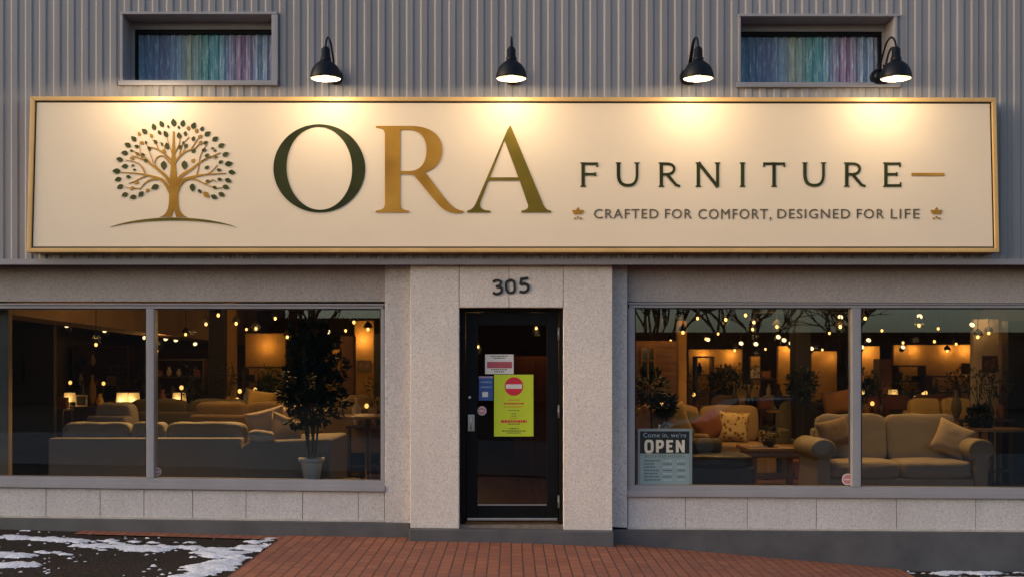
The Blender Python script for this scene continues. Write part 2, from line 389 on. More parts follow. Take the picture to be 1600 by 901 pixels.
# ------------------------------------------------------------------ the shop building
shop = thing('shop_building', 'shop front with ribbed grey cladding above pale stone portal and wide display windows', 'building')
YC = -.25                                  # cladding plane
ZB = Z_(412, YC); ZT = 6.6; XL, XR = -8.2, 8.2
OPN = [(X_(193, YC), X_(426, YC), Z_(128, YC), Z_(23.6, YC)), (X_(1156, YC), X_(1396, YC), Z_(131, YC), Z_(27, YC))]
def cladding():
    P = .1393; pts = []
    x = XL
    while x < XR:
        pts += [(x, 0), (x+.055, 0), (x+.071, -.0115), (x+.123, -.0115)]; x += P
    xs = [p[0] for p in pts]
    def dep(q):
        for (a, da), (b, db) in zip(pts, pts[1:]):
            if a <= q <= b: return da + (db-da)*(q-a)/max(b-a, 1e-9)
        return 0
    xs = sorted(set(xs + [e for o in OPN for e in o[:2]]))
    zs = sorted(set([ZB, ZT] + [e for o in OPN for e in o[2:]]))
    mb = MB()
    for a, b in zip(xs, xs[1:]):
        for c, d in zip(zs, zs[1:]):
            if any(a >= o[0]-1e-6 and b <= o[1]+1e-6 and c >= o[2]-1e-6 and d <= o[3]+1e-6 for o in OPN): continue
            ya, yb = YC+dep(a), YC+dep(b)
            mb.add([(a,ya,c),(b,yb,c),(b,yb,d),(a,ya,d)], [(0,1,2,3)])
    return mb
cladding().build('ribbed_cladding', M['clad'], shop)
core = MB()                                 # wall behind the cladding with the two openings
zlo, zhi = min(o[2] for o in OPN), max(o[3] for o in OPN)
core.box(XL, XR, YC+.004, .2, ZB+.03, zlo); core.box(XL, XR, YC+.004, .2, zhi, ZT)
core.box(XL, OPN[0][0], YC+.004, .2, zlo, zhi); core.box(OPN[0][1], OPN[1][0], YC+.004, .2, zlo, zhi); core.box(OPN[1][1], XR, YC+.004, .2, zlo, zhi)
core.build('upper_wall', M['trim'], shop)
MB().box(XL, XR, YC-.03, .05, ZB, ZB+.028).build('soffit', plain('soffit_brown', (.10,.075,.065), .8), shop)
MB().box(XL, XR, YC-.036, YC-.0305, ZB-.012, ZB+.045).build('drip_flashing', M['alu'], shop)
for k, (a, b, c, d) in enumerate(OPN):
    w = thing('upper_window', None, None); w.parent = shop
    if k == 0: w['label'] = 'upper window above the tree emblem'
    else: w['label'] = 'upper window beside the outermost wall lamp'
    f = MB(); t = .058; yf = YC-.034
    f.box(a-.022, a+.004, yf, YC+.27, c+.004, d-.004); f.box(b-.004, b+t if k == 0 else b+.03, yf, YC+.27, c+.004, d-.004)
    f.box(a-.022, b+.05, yf-.002, YC+.272, d-.004, d+.022); f.box(a-.04, b+t, yf-.012, YC+.272, c-.045, c+.004)
    f.build('trim', M['trim'], w, bevel=.003, seg=1)
    g = MB(); yb = YC+.27
    g.box(a, b, yb-.03, yb+.05, d-.075, d)                                   # head rail
    sidel, sider = (.05, .012) if k == 0 else (.012, .055)
    g.box(a, a+sidel*.7, yb-.03, yb+.05, c, d-.075); g.box(b-sider*.7, b, yb-.03, yb+.05, c, d-.075)
    g.build('frame', M['trim'], w)
    h = MB(); h.box(a+sidel*.7, b-sider*.7, yb-.022, yb+.05, d-.115, d-.075)
    h.box(a+sidel*.7, a+sidel*1.25, yb-.022, yb+.05, c, d-.115); h.box(b-sider*1.25, b-sider*.7, yb-.022, yb+.05, c, d-.115); h.build('sash', M['dark'], w)
    cu = MB(); n = 120; cxm = (a+b)/2; x0, x1 = a+.002-cxm, b-.002-cxm
    vs = []
    for i in range(n+1):
        x = x0+(x1-x0)*i/n; y = .008*math.sin(i*.9)+.004*math.sin(i*2.3+1)
        vs += [(x, y, -.38), (x, y, .42)]
    cu.add(vs, [(2*i, 2*i+2, 2*i+3, 2*i+1) for i in range(n)])
    cu.add([(x0,.02,-.38),(x1,.02,-.38),(x1,.02,.42),(x0,.02,.42)], [(0,1,2,3)])
    o = cu.build('streaked_panel', M['streak'], None, (cxm, yb+.02, (c+d)/2))
    tag(o, ['blue, yellow and teal streaked panel filling the upper window above the tree emblem', 'violet and teal streaked panel filling the upper window beside the outermost lamp'][k], 'panel', 'streaked panels of the upper windows')

# stone parts of the ground floor
YP = -.18
s = MB(); s.slab(-480, 601, 405, 405, 470.5, 470.5, .05, .22)
s.build('stone_lintel', M['band'], shop)
s = MB(); s.slab(980.5, 2080, 405, 405, 471, 474.5, .05, .22); s.build('stone_lintel', M['band'], shop)
s = MB(); s.slab(601.3, 660, 404, 404, 816, 817, -.03, .22); s.build('pier', M['stone'], shop, bevel=.006, seg=1)
s = MB(); s.slab(940, 980.3, 404, 404, 822, 824, -.03, .22); s.build('pier', M['stone'], shop, bevel=.006, seg=1)
s = MB(); s.slab(641, 717.4, 402, 402, 829, 831, YP, .2); s.slab(880.6, 957, 402, 402, 833, 835, YP, .2)
s.build('portal_jamb', M['portal'], shop, bevel=.006, seg=1)
s = MB(); s.slab(718.1, 795.2, 402, 402, 480, 480, YP, .2); s.slab(795.8, 879.9, 402, 402, 480, 480, YP, .2)
s.build('portal_lintel', M['portal'], shop, bevel=.004, seg=1)
MB().slab(700, 900, 402, 402, 478, 478, YP+.012, .18).build('joint_backing', M['ledge'], shop)
for (l, r, tl, tr, bl, br, nm) in ((-480, 601, 756, 768, 800, 813, [-98,-16,72,156.5,225,301,384.5,473,560]), (980.5, 2080, 775.5, 781, 824, 832, [1071,1168,1276,1401,1525,1650])):
    js = [l] + [j for j in nm if l < j < r] + [r]; s = MB()
    for a, b in zip(js, js[1:]):
        q = lambda e, e0, e1: e0+(e1-e0)*(e-l)/(r-l)
        s.slab(a+.28, b-.28, q(a,tl,tr), q(b,tl,tr), q(a,bl,br), q(b,bl,br), 0, .2)
    s.build('knee_wall', M['stone'], shop, bevel=.004, seg=1)
    s = MB(); s.slab(l, r, tl+1, tr+1, bl, br, .01, .19); s.build('joint_backing', plain('joint_shadow', (.15,.13,.12), .9), shop)
    s = MB(); s.slab(l, r, bl-.6, br-.6, bl+2.6, br+2.6, -.035, .2); s.build('ledge', M['ledge'], shop, bevel=.004, seg=1)
# plinths run down into the sloping ground
def plinth(l, r, tl, tr, yf):
    a, b = X_(l, yf), X_(r, yf)
    mb = MB(); za, zb = Z_(tl, yf), Z_(tr, yf); g = -.6
    return mb.hexa([(a,yf,g),(b,yf,g),(b,.2,g),(a,.2,g),(a,yf,za),(b,yf,zb),(b,.2,zb),(a,.2,za)])
plinth(-480, 640, 802.6, 816.5, -.06).build('plinth', M['plinth'], shop, bevel=.006, seg=1)
plinth(957.5, 2080, 826.8, 834.7, -.06).build('plinth', M['plinth'], shop, bevel=.006, seg=1)
s = MB(); s.hexa([(X_(639,-.3),-.3,-.6),(X_(959,-.3),-.3,-.6),(X_(959,-.3),.2,-.6),(X_(639,-.3),.2,-.6),(X_(639,-.3),-.3,Z_(826,-.3)),(X_(959,-.3),-.3,Z_(830,-.3)),(X_(959,-.3),.2,Z_(830,-.3)),(X_(639,-.3),.2,Z_(826,-.3))])
s.build('door_step', M['plinth'], shop, bevel=.008, seg=2)
MB().slab(712, 888, 820, 820, 827, 829, -.14, .2).build('threshold', plain('worn_threshold', (.16,.12,.095), .7, var=.35, scale=12), shop, bevel=.003, seg=1)

# display windows: frame, sill, mullion, panes
def dwin(l, r, mulls, jl, jr, head, gtop, gb, sb, lab):
    w = thing('display_window', lab, None); w.parent = shop
    q = lambda e, p: p[0]+(p[1]-p[0])*(e-l)/(r-l)
    f = MB(); f.slab(l, r, q(l,head), q(r,head), q(l,gtop)-5, q(r,gtop)-5, .012, .14); f.slab(l+2, r-2, q(l,gtop)-5, q(r,gtop)-5, q(l,gtop), q(r,gtop), .028, .13)
    f.slab(l, l+jl, q(l,gtop), q(l,gtop), q(l,gb), q(l,gb), .014, .139); f.slab(r-jr, r, q(r,gtop), q(r,gtop), q(r,gb), q(r,gb), .014, .139)
    f.slab(l, r, q(l,gb), q(r,gb), q(l,gb)+8, q(r,gb)+8, .008, .141)
    f.build('frame', M['alu'], w, bevel=.003, seg=1)
    sl = MB(); sl.slab(l-1, r+1, q(l,gb)+8, q(r,gb)+8, q(l,sb), q(r,sb), -.045, .16); sl.build('sill', M['alu'], w, bevel=.006, seg=2)
    for (a, b) in mulls:
        m_ = MB(); m_.slab(a, b, q(a,gtop), q(b,gtop), q(a,gb), q(b,gb), .002, .137); m_.build('mullion', M['alu'], w, bevel=.004, seg=1)
    xs = [l+jl] + [e for m_ in mulls for e in m_] + [r-jr]
    for a, b in zip(xs[::2], xs[1::2]):
        p = MB(); yg = .075; p.slab(a-1, b+1, q(a,gtop)-1, q(b,gtop)-1, q(a,gb)+1, q(b,gb)+1, yg, yg+.01)
        p.build('pane', M['glass'], w)
        k = MB()
        k.slab(a, b, q(a,gtop), q(b,gtop), q(a,gtop)+1.6, q(b,gtop)+1.6, .05, .074); k.slab(a, a+1.4, q(a,gtop)+1.6, q(a,gtop)+1.6, q(a,gb), q(a,gb), .05, .074)
        k.slab(b-1.4, b, q(b,gtop)+1.6, q(b,gtop)+1.6, q(b,gb), q(b,gb), .05, .074)
        k.build('gasket', M['liner'], w)
    return w
dwin(-330, 601, [(-130,-118),(228.5,240.5)], 8, 6, (473,474), (481,482), (739.5,750.3), (757,767.8), 'display window behind which a grey sofa turns its back')
dwin(981, 1960, [(1331.5,1345.5),(1700,1714)], 11, 9, (472,475), (480.5,481), (757.5,764), (775.5,781), 'display window with the opening hours sign in its corner')
MB().slab(-480, -331, 470, 470, 760, 757, .0, .2).build('end_wall', M['stone'], shop); MB().slab(1961, 2080, 474, 474, 781, 782, .0, .2).build('end_wall', M['stone'], shop)

# door
door = thing('door', 'black framed glass door', None); door.parent = shop
YD = -.02
f = MB(); f.slab(718.3, 727, 480.5, 480.5, 823, 823, YD-.03, .15); f.slab(873.5, 879.8, 480.5, 480.5, 823, 823, YD-.03, .15); f.slab(727, 873.5, 480.5, 480.5, 487, 487, YD-.03, .15)
f.build('door_frame', M['dark'], door, bevel=.003, seg=1)
f = MB(); f.slab(728, 746, 488, 488, 814, 814, YD, .06); f.slab(854.5, 872.5, 488, 488, 814, 814, YD, .06); f.slab(746, 854.5, 488, 488, 508, 508, YD, .06); f.slab(746, 854.5, 789, 789, 814, 814, YD, .06)
f.build('leaf', M['dark'], door, bevel=.004, seg=1)
MB().slab(745, 855.5, 507, 507, 790, 790, YD+.03, YD+.04).build('pane', M['glass2'], door)
MB().slab(746.5, 854, 787, 787, 789, 789, YD-.006, YD).build('glazing_bead', M['steel'], door)
MB().slab(730, 871, 808.5, 808.5, 812.5, 812.5, YD-.012, YD).build('kick_strip', M['steel'], door, bevel=.002, seg=1)
h = MB(); h.slab(731, 741.5, 647, 647, 673, 673, YD-.014, YD); hd = h.build('handle', M['steel'], door, bevel=.004)
h = MB(); h.tube([PT(736, 651, YD-.014), PT(736, 651, YD-.05), PT(736, 660, YD-.055), PT(736, 669, YD-.05), PT(736, 669, YD-.014)], .009, 8); h.build('grip', M['steel'], hd, smooth=True)
c0 = PT(734, 620, YD); h = MB(); h.tube([(c0.x, YD, c0.z), (c0.x, YD-.012, c0.z)], .014, 14); h.build('lock_cylinder', M['steel'], door)
for py in (520, 641, 782):
    h = MB(); h.tube([PT(873, py-9, YD-.036), PT(873, py+11, YD-.036)], .011, 8); h.build('hinge', plain('dull_hinge', (.16,.16,.17), .45, .6), door, smooth=True)

# ------------------------------------------------------------------ curve outlines, lettering
def outline_mesh(splines, depth):
    cu = bpy.data.curves.new('outline', 'CURVE'); cu.dimensions = '2D'; cu.fill_mode = 'BOTH'; cu.extrude = depth/2
    for pts in splines:
        sp = cu.splines.new('POLY'); sp.points.add(len(pts)-1); sp.use_cyclic_u = True
        for q, p in zip(sp.points, pts): q.co = (p[0], p[1], 0, 1)
    return to_mesh(cu)
def to_mesh(cu):
    o = bpy.data.objects.new('tmp', cu); COL.objects.link(o); bpy.context.view_layer.update()
    dg = bpy.context.evaluated_depsgraph_get(); me = bpy.data.meshes.new_from_object(o.evaluated_get(dg))
    me.materials.clear(); bpy.data.objects.remove(o); return me
def stand(me, y):       # from the xy drawing plane to the upright xz plane, front face at -y side
    for v in me.vertices:
        a = v.co.copy(); v.co = (a.x, y - a.z, a.y)
    me.update(); return me
def bez(p0, p1, p2, p3, n=10):
    return [tuple((1-t)**3*a + 3*(1-t)**2*t*b + 3*(1-t)*t*t*c + t**3*d for a, b, c, d in zip(p0, p1, p2, p3)) for t in [i/n for i in range(n+1)]]
def text_mesh(txt, x0, x1, z0, z1, y, depth=.004, weight=0.0, spacing=1.0, shear=0.0):
    cu = bpy.data.curves.new('text', 'FONT'); cu.body = txt; cu.size = 1.0; cu.space_character = spacing; cu.offset = weight; cu.shear = shear
    cu.extrude = .001; cu.resolution_u = 3
    me = to_mesh(cu)
    xs = [v.co.x for v in me.vertices]; ys = [v.co.y for v in me.vertices]; a, b, c, d = min(xs), max(xs), min(ys), max(ys)
    for v in me.vertices:
        q = v.co.copy(); v.co = (x0+(q.x-a)/(b-a)*(x1-x0), y-(depth/2 if q.z > 0 else -depth/2), z0+(q.y-c)/(d-c)*(z1-z0))
    me.update(); return me
def ribbon(pts, w0, w1=None):
    """outline of a stroke along pts, width from w0 to w1 (same unit as pts)"""
    w1 = w0 if w1 is None else w1; n = len(pts); L = []; Rr = []
    for i, p in enumerate(pts):
        a = pts[max(i-1, 0)]; b = pts[min(i+1, n-1)]; dx, dy = b[0]-a[0], b[1]-a[1]; q = math.hypot(dx, dy) or 1
        w = (w0+(w1-w0)*i/(n-1))/2; L.append((p[0]-dy/q*w, p[1]+dx/q*w)); Rr.append((p[0]+dy/q*w, p[1]-dx/q*w))
    return L, Rr
class Strokes(MB):
    k = 0
    def stroke(s, pts, w0, w1, y, depth, conv):
        L, Rr = ribbon(pts, w0, w1); s.k += 1; yy = y - .00025*(s.k % 9)
        n = len(pts); vs = []
        for (a, b) in zip(L, Rr):
            A, B = conv(a), conv(b); vs += [(A[0], yy-depth, A[1]), (B[0], yy-depth, B[1]), (A[0], yy, A[1]), (B[0], yy, B[1])]
        fs = []
        for i in range(n-1):
            o = 4*i; fs += [(o, o+1, o+5, o+4), (o+2, o+6, o+7, o+3), (o, o+4, o+6, o+2), (o+1, o+3, o+7, o+5)]
        fs += [(0,2,3,1), (4*n-4, 4*n-3, 4*n-1, 4*n-2)]
        return s.add(vs, fs)
    def blob(s, poly, y, depth, conv):
        s.k += 1; yy = y - .00025*(s.k % 9); return s.prism([conv(p) for p in poly], yy-depth, yy)

# ------------------------------------------------------------------ the sign
YS = -.42
cs = lambda p: (X_(p[0], YS), Z_(p[1], YS))
sign = thing('shop_sign', 'long cream shop sign with gold frame, tree emblem and large serif lettering', 'sign')
tlx, trx, brx, blx = (48.5,151.5), (1555.5,153.5), (1560.5,394.5), (42.5,394.5)
def inset(d):
    return [(tlx[0]+d, tlx[1]+d), (trx[0]-d, trx[1]+d), (brx[0]-d, brx[1]-d), (blx[0]+d, blx[1]-d)]
def ringp(d0, d1, yf, yb):
    mb = MB(); A, B = inset(d0), inset(d1)
    for i in range(4):
        j = (i+1) % 4; q = [cs(A[i]), cs(A[j]), cs(B[j]), cs(B[i])]
        mb.add([(p[0], yf, p[1]) for p in q] + [(p[0], yb, p[1]) for p in q], [(0,1,2,3),(7,6,5,4),(0,4,5,1),(2,6,7,3),(1,5,6,2),(0,3,7,4)])
    return mb
ringp(0, 6.6, YS-.018, YC-.02).build('frame', M['goldframe'], sign, bevel=.003, seg=1)
ringp(6.6, 9.2, YS+.004, YC-.02).build('gasket', M['liner'], sign)
P4 = [cs(p) for p in inset(9.2)]
mb = MB(); mb.add([(p[0], YS, p[1]) for p in P4] + [(p[0], YC-.03, p[1]) for p in P4], [(3,2,1,0),(4,5,6,7),(0,1,5,4),(1,2,6,5),(2,3,7,6),(3,0,4,7)])
mb.build('panel', M['cream'], sign)
def letter(splines, mat, name='lettering'):
    me = outline_mesh([[cs(p) for p in sp] for sp in splines], .008); stand(me, YS-.004)
    return link_mesh(name, me, mat, sign)
def ell(cx, cy, rx, ry, rot=0.0, n=72):
    out = []
    for i in range(n):
        a = 2*math.pi*i/n; x, y = rx*math.cos(a), ry*math.sin(a)
        out.append((cx+x*math.cos(rot)-y*math.sin(rot), cy+x*math.sin(rot)+y*math.cos(rot)))
    return out
letter([ell(499, 263.5, 71.5, 68.8), ell(499, 263.3, 51.3, 65.0, R(-3))[::-1]], M['green'])
Ro = [(587.5,197.3),(638,197.3)] + bez((638,197.3),(672,196),(691,212),(691,234))[1:] + bez((691,234),(691,253),(680,265),(664,269.5))[1:] + bez((664,269.5),(676,284),(690,305),(701,317))[1:] + \
     bez((701,317),(708,325),(716,329),(724,330))[1:] + [(724,332.6)] + bez((724,332.6),(712,335),(698,333),(688,323))[1:] + bez((688,323),(672,306),(656,284),(645,273))[1:] + [(625.3,272.6),(625.3,318)] + \
     bez((625.3,318),(625.6,326),(629,328.5),(639,329.5),6)[1:] + [(639,332.2),(587,332.2),(587,329.5)] + bez((587,329.5),(598,328.5),(601.2,326),(601.5,318),6)[1:] + [(601.5,211)] + bez((601.5,211),(601.2,203),(598,200.5),(587.5,199.8),6)[1:]
Ri = [(625.3,203.6),(637,203.2)] + bez((637,203.2),(656,203),(666.5,215),(666.5,235))[1:] + bez((666.5,235),(666.5,254),(658,267.3),(640,267.6))[1:] + [(625.3,267.6)]
letter([Ro, Ri[::-1]], M['gold'])
Ao = [(797.5,196)] + [(848,318)] + bez((848,318),(851,326),(854,328.7),(861,329.6),6)[1:] + [(861,332.2),(814.5,332.2),(814.5,329.6)] + bez((814.5,329.6),(823,328.7),(826.5,326),(824.5,319),6)[1:] + [(812,282.3),(763.5,282.3),(750.5,316)] + \
     bez((750.5,316),(748,325),(753,329),(766,329.6),6)[1:] + [(766,332.2),(730,332.2),(730,329.6)] + bez((730,329.6),(737,328.5),(741,324),(744.5,316),6)[1:] + [(792.5,204)]
Ai = [(788.5,219),(810,277.6),(765.5,277.6)]
letter([Ao, Ai[::-1]], M['olive'])
# second word, stroke by stroke
fw = Strokes(); V, Hh, T0, B0 = 5.2, 3.9, 254.2, 292.2
def vs_(x): fw.stroke([(x, T0), (x, B0)], V, V, YS, .006, cs); fw.stroke([(x-4.2, B0-.8), (x+4.2, B0-.8)], 1.8, 1.8, YS, .006, cs); fw.stroke([(x-4.2, T0+.8), (x+4.2, T0+.8)], 1.8, 1.8, YS, .006, cs)
def hs_(x0, x1, y): fw.stroke([(x0, y), (x1, y)], Hh, Hh, YS, .006, cs); 
def tick(x, y, d): fw.stroke([(x, y), (x, y+d)], 2.2, 2.6, YS, .006, cs)
def LF(x): vs_(x); hs_(x, x+22, T0+2); hs_(x, x+19, 272.5); tick(x+22, T0, 7); tick(x+19, 269.5, 6)
def LU(x, w): 
    for q in (x, x+w): fw.stroke([(q-4, T0+.8), (q+4, T0+.8)], 1.8, 1.8, YS, .006, cs)
    fw.stroke([(x, T0), (x, 274)] + bez((x, 274), (x+.5, 286), (x+w*.2, 290), (x+w/2, 290))[1:] + bez((x+w/2, 290), (x+w*.8, 290), (x+w-.5, 286), (x+w, 274))[1:] + [(x+w, T0)], 5.2, 4.0, YS, .006, cs)
def LR(x): vs_(x); fw.stroke([(x, T0+2), (x+9, T0+2)] + bez((x+9, T0+2), (x+24, T0+2), (x+24, 272.5), (x+8, 272.8))[1:] + [(x, 272.8)], 4.0, 4.0, YS, .006, cs); fw.stroke([(x+9, 273), (x+23, 289.5), (x+29, 291.3)], 4.8, 3.6, YS, .006, cs)
def LN(x, w): vs_(x); fw.stroke([(x, T0), (x+w, B0)], 4.9, 4.9, YS, .006, cs); fw.stroke([(x+w, T0), (x+w, B0)], 4.6, 4.6, YS, .006, cs); fw.stroke([(x+w-4, T0+.8), (x+w+4, T0+.8)], 1.8, 1.8, YS, .006, cs)
def LT(x): vs_(x); hs_(x-15.8, x+16.2, T0+2); tick(x-15.8, T0, 7); tick(x+15.8, T0, 7)
def LE(x): vs_(x); hs_(x, x+22, T0+2); hs_(x, x+17.5, 272.6); hs_(x, x+23, B0-2); tick(x+22, T0, 7); tick(x+17, 269.5, 6); tick(x+23, B0-7, 7)
for fn, *arg in ((LF,911),(LU,966.3,29),(LR,1033.3),(LN,1091,30),(vs_,1160),(LT,1209.3),(LU,1257.5,29),(LR,1323),(LE,1384)):
    fw = Strokes(); fn(*arg); fw.build('lettering', M['green'], sign)
d = Strokes(); d.stroke([(1424, 272.8), (1475, 272.8)], 4.4, 4.4, YS, .006, cs); d.build('dash', M['gold'], sign)
for wd, a_, b_, bt in (('CRAFTED',928,1028.5,341.6),('FOR',1039,1080.5,341.6),('COMFORT,',1091,1205,344.8),('DESIGNED',1214.5,1328,341.6),('FOR',1338.5,1381,341.6),('LIFE',1391.5,1436.5,341.6)):
    me = text_mesh(wd, X_(a_, YS), X_(b_, YS), Z_(bt, YS), Z_(326.8, YS), YS-.003, .005, 0.0, 1.14)
    link_mesh('tagline_word', me, M['tag'], sign)
def leafpoly(cx, cy, L, Wd, ang, n=7):
    ax, ay = math.cos(ang), math.sin(ang); up = []; dn = []
    for i in range(n+1):
        t = i/n; w = Wd*math.sin(math.pi*t**.85)*.5; x = (t-.5)*L
        up.append((cx+ax*x-ay*w, cy+ay*x+ax*w))
        if 0 < i < n: dn.append((cx+ax*x+ay*w, cy+ay*x-ax*w))
    return up + dn[::-1]
for ox in (903, 1463):
    o_ = Strokes()
    for a, L in ((-90, 10), (-35, 10.5), (-145, 10.5)): o_.blob(leafpoly(ox+math.cos(R(a))*6, 335+math.sin(R(a))*6, L, 6.4, R(a)), YS, .006, cs)
    for dx in (-4.5, 0, 4.5): o_.blob(ell(ox+dx, 341.5 if dx else 339.5, 1.8, 1.5, 0, 12), YS, .006, cs)
    o_.build('leaf_ornament', M['gold'], sign)
# tree emblem
emb = thing('tree_emblem', None, None); emb.parent = sign
zt = lambda p: cs((160+p[0]/4.504, 170+p[1]/4.504))
tr = Strokes(); YE = YS
trunk = bez((405,762),(480,745),(470,640),(470,560)) + bez((470,560),(474,500),(488,380),(496,160))[1:] + bez((508,160),(512,380),(526,500),(534,560)) + bez((534,560),(536,640),(520,745),(598,762))[1:] + [(520,763)] + [(502,705)] + [(486,763)]
me = outline_mesh([[zt(p) for p in trunk]], .006); stand(me, YE-.003); link_mesh('trunk', me, M['gold'], emb)
BR = [([(478,520),(440,470),(380,420),(300,365),(205,330)], 26, 5), ([(400,430),(370,390),(385,345),(430,335),(490,400)], 7, 9), ([(500,380),(450,330),(395,290),(340,272),(320,280)], 14, 4), ([(480,590),(430,510),(360,480),(260,458),(130,448)], 26, 4),
      ([(470,560),(410,500),(345,500),(300,525),(262,570)], 18, 4), ([(320,470),(270,490),(220,515),(185,525)], 9, 3), ([(300,455),(280,410),(240,378),(165,362)], 9, 3), ([(350,400),(310,350),(270,330),(215,295)], 9, 3),
      ([(262,560),(220,560),(160,552)], 6, 2), ([(395,290),(380,250),(350,215)], 6, 2), ([(440,320),(436,270),(405,235)], 6, 2), ([(300,365),(270,330),(262,240)], 5, 2), ([(360,385),(330,300),(308,240)], 5, 2), ([(496,330),(470,260),(450,190)], 6, 2),
      ([(524,520),(560,470),(620,430),(700,370),(830,310)], 26, 5), ([(504,390),(540,340),(590,300),(650,280),(680,250)], 14, 4), ([(522,590),(560,510),(640,480),(740,462),(870,456)], 26, 4), ([(530,560),(590,500),(660,500),(720,530),(800,560)], 18, 4),
      ([(660,480),(680,400),(690,330),(740,240)], 7, 3), ([(740,462),(780,430),(810,395)], 8, 3), ([(540,345),(560,260),(610,200)], 8, 3), ([(620,290),(660,230),(690,190)], 6, 2), ([(720,530),(780,500),(800,520)], 7, 2), ([(700,370),(760,340),(800,360)], 6, 2), ([(800,560),(850,555)], 5, 2), ([(506,320),(540,250),(545,200)], 6, 2), ([(560,320),(585,270)], 5, 2)]
def smooth_line(p, n=5):
    out = []
    for i in range(len(p)-1):
        p0, p1, p2, p3 = p[max(i-1,0)], p[i], p[i+1], p[min(i+2, len(p)-1)]
        for k in range(n):
            t = k/n; out.append(tuple(.5*((2*b)+(-a+c)*t+(2*a-5*b+4*c-d_)*t*t+(-a+3*b-3*c+d_)*t**3) for a, b, c, d_ in zip(p0, p1, p2, p3)))
    return out + [p[-1]]
for p, w0, w1 in BR: tr.stroke(smooth_line(p), w0, w1, YE, .006, zt)
tr.build('branch', M['gold'], emb)
g_ = Strokes(); gg = Strokes()
LV = '502,98,3 417,108,2 363,128,2 298,160,2 222,212,2 180,256,2 158,312,2 122,358,2 158,406,2 100,440,3 110,498,2 125,550,2 158,606,2 216,622,2 272,602,2 318,576,g 370,552,3 184,480,1 226,430,0 306,366,1 286,326,1 242,266,1 260,178,g 345,190,g 402,168,1 446,178,2 464,126,0 308,238,0 374,234,1 330,280,1 246,318,g 432,400,4 456,262,2 434,300,g 540,190,2 584,176,1 566,104,2 538,132,0 604,138,g 642,120,2 702,142,1 662,156,g 740,178,2 688,196,g 640,212,1 794,214,2 838,260,2 726,240,1 776,280,0 868,322,2 716,292,1 736,330,1 792,296,0 642,298,1 834,376,1 890,388,3 736,414,1 822,432,1 912,448,2 826,498,1 886,506,2 744,512,1 870,552,2 792,556,1 840,604,2 788,622,2 732,606,G 686,582,1 634,556,3 578,398,4 638,366,g 588,262,1 548,272,1 420,250,0 570,240,0 205,295,0 210,350,g 240,520,g 690,240,g 800,340,0 215,400,0 280,240,g 210,560,g'
for it in LV.split():
    x, y, q = it.split(','); x = float(x); y = float(y); L = {'0':24,'1':36,'2':50,'3':58,'4':64,'g':34,'G':56}[q]
    a = math.atan2(y-470, x-502) + random.uniform(-.35, .35)
    if q in '34' and y > 380 and 400 < x < 640: a = math.pi/2
    (gg if q in 'gG' else g_).blob(leafpoly(x, y, L, L*.66, a), YE-.002, .005, zt)
g_.build('foliage', m_foil('leaf_green', (.035,.045,.016), (.085,.085,.025)), emb); gg.build('gold_foliage', M['gold'], emb)
sw = bez((55,832),(300,745),(700,745),(945,832), 24); sw2 = bez((945,832),(700,772),(300,772),(55,832), 24)
me = outline_mesh([[zt(p) for p in sw + sw2[1:-1]]], .006); stand(me, YE-.0035); link_mesh('ground_line', me, M['olive'], emb)

# ------------------------------------------------------------------ house number
num = thing('house_number', 'black house number 305 on the stone lintel over the door', 'house number')
YN = YP; cn = lambda p: (X_(p[0], YN), Z_(p[1], YN))
def numeral(paths):
    n_ = Strokes()
    for p, w in paths: n_.stroke(smooth_line(p, 6), w, w, YN, .012, cn)
    n_.build('numeral', M['liner'], num)
numeral([([(770,440.5),(776,437.5),(782.5,440),(781,445.5),(774.5,447.5)], 3.6), ([(775,447.5),(783,449.5),(783.5,455.5),(776.5,459),(770,457)], 4.2)])
numeral([([(797.5,437.2),(791.5,440.5),(790.8,448),(793,455.5),(798.5,457.4),(803.5,454),(804,446),(802.5,439.5),(797.5,437.2)], 3.8)])
numeral([([(825,434.4),(813,435.8)], 4.2), ([(814.5,435.5),(813,444.5)], 3.6), ([(813,444.5),(820,443),(825.2,446.5),(824.5,452.5),(818.5,456.2),(811.5,455)], 4.2)])

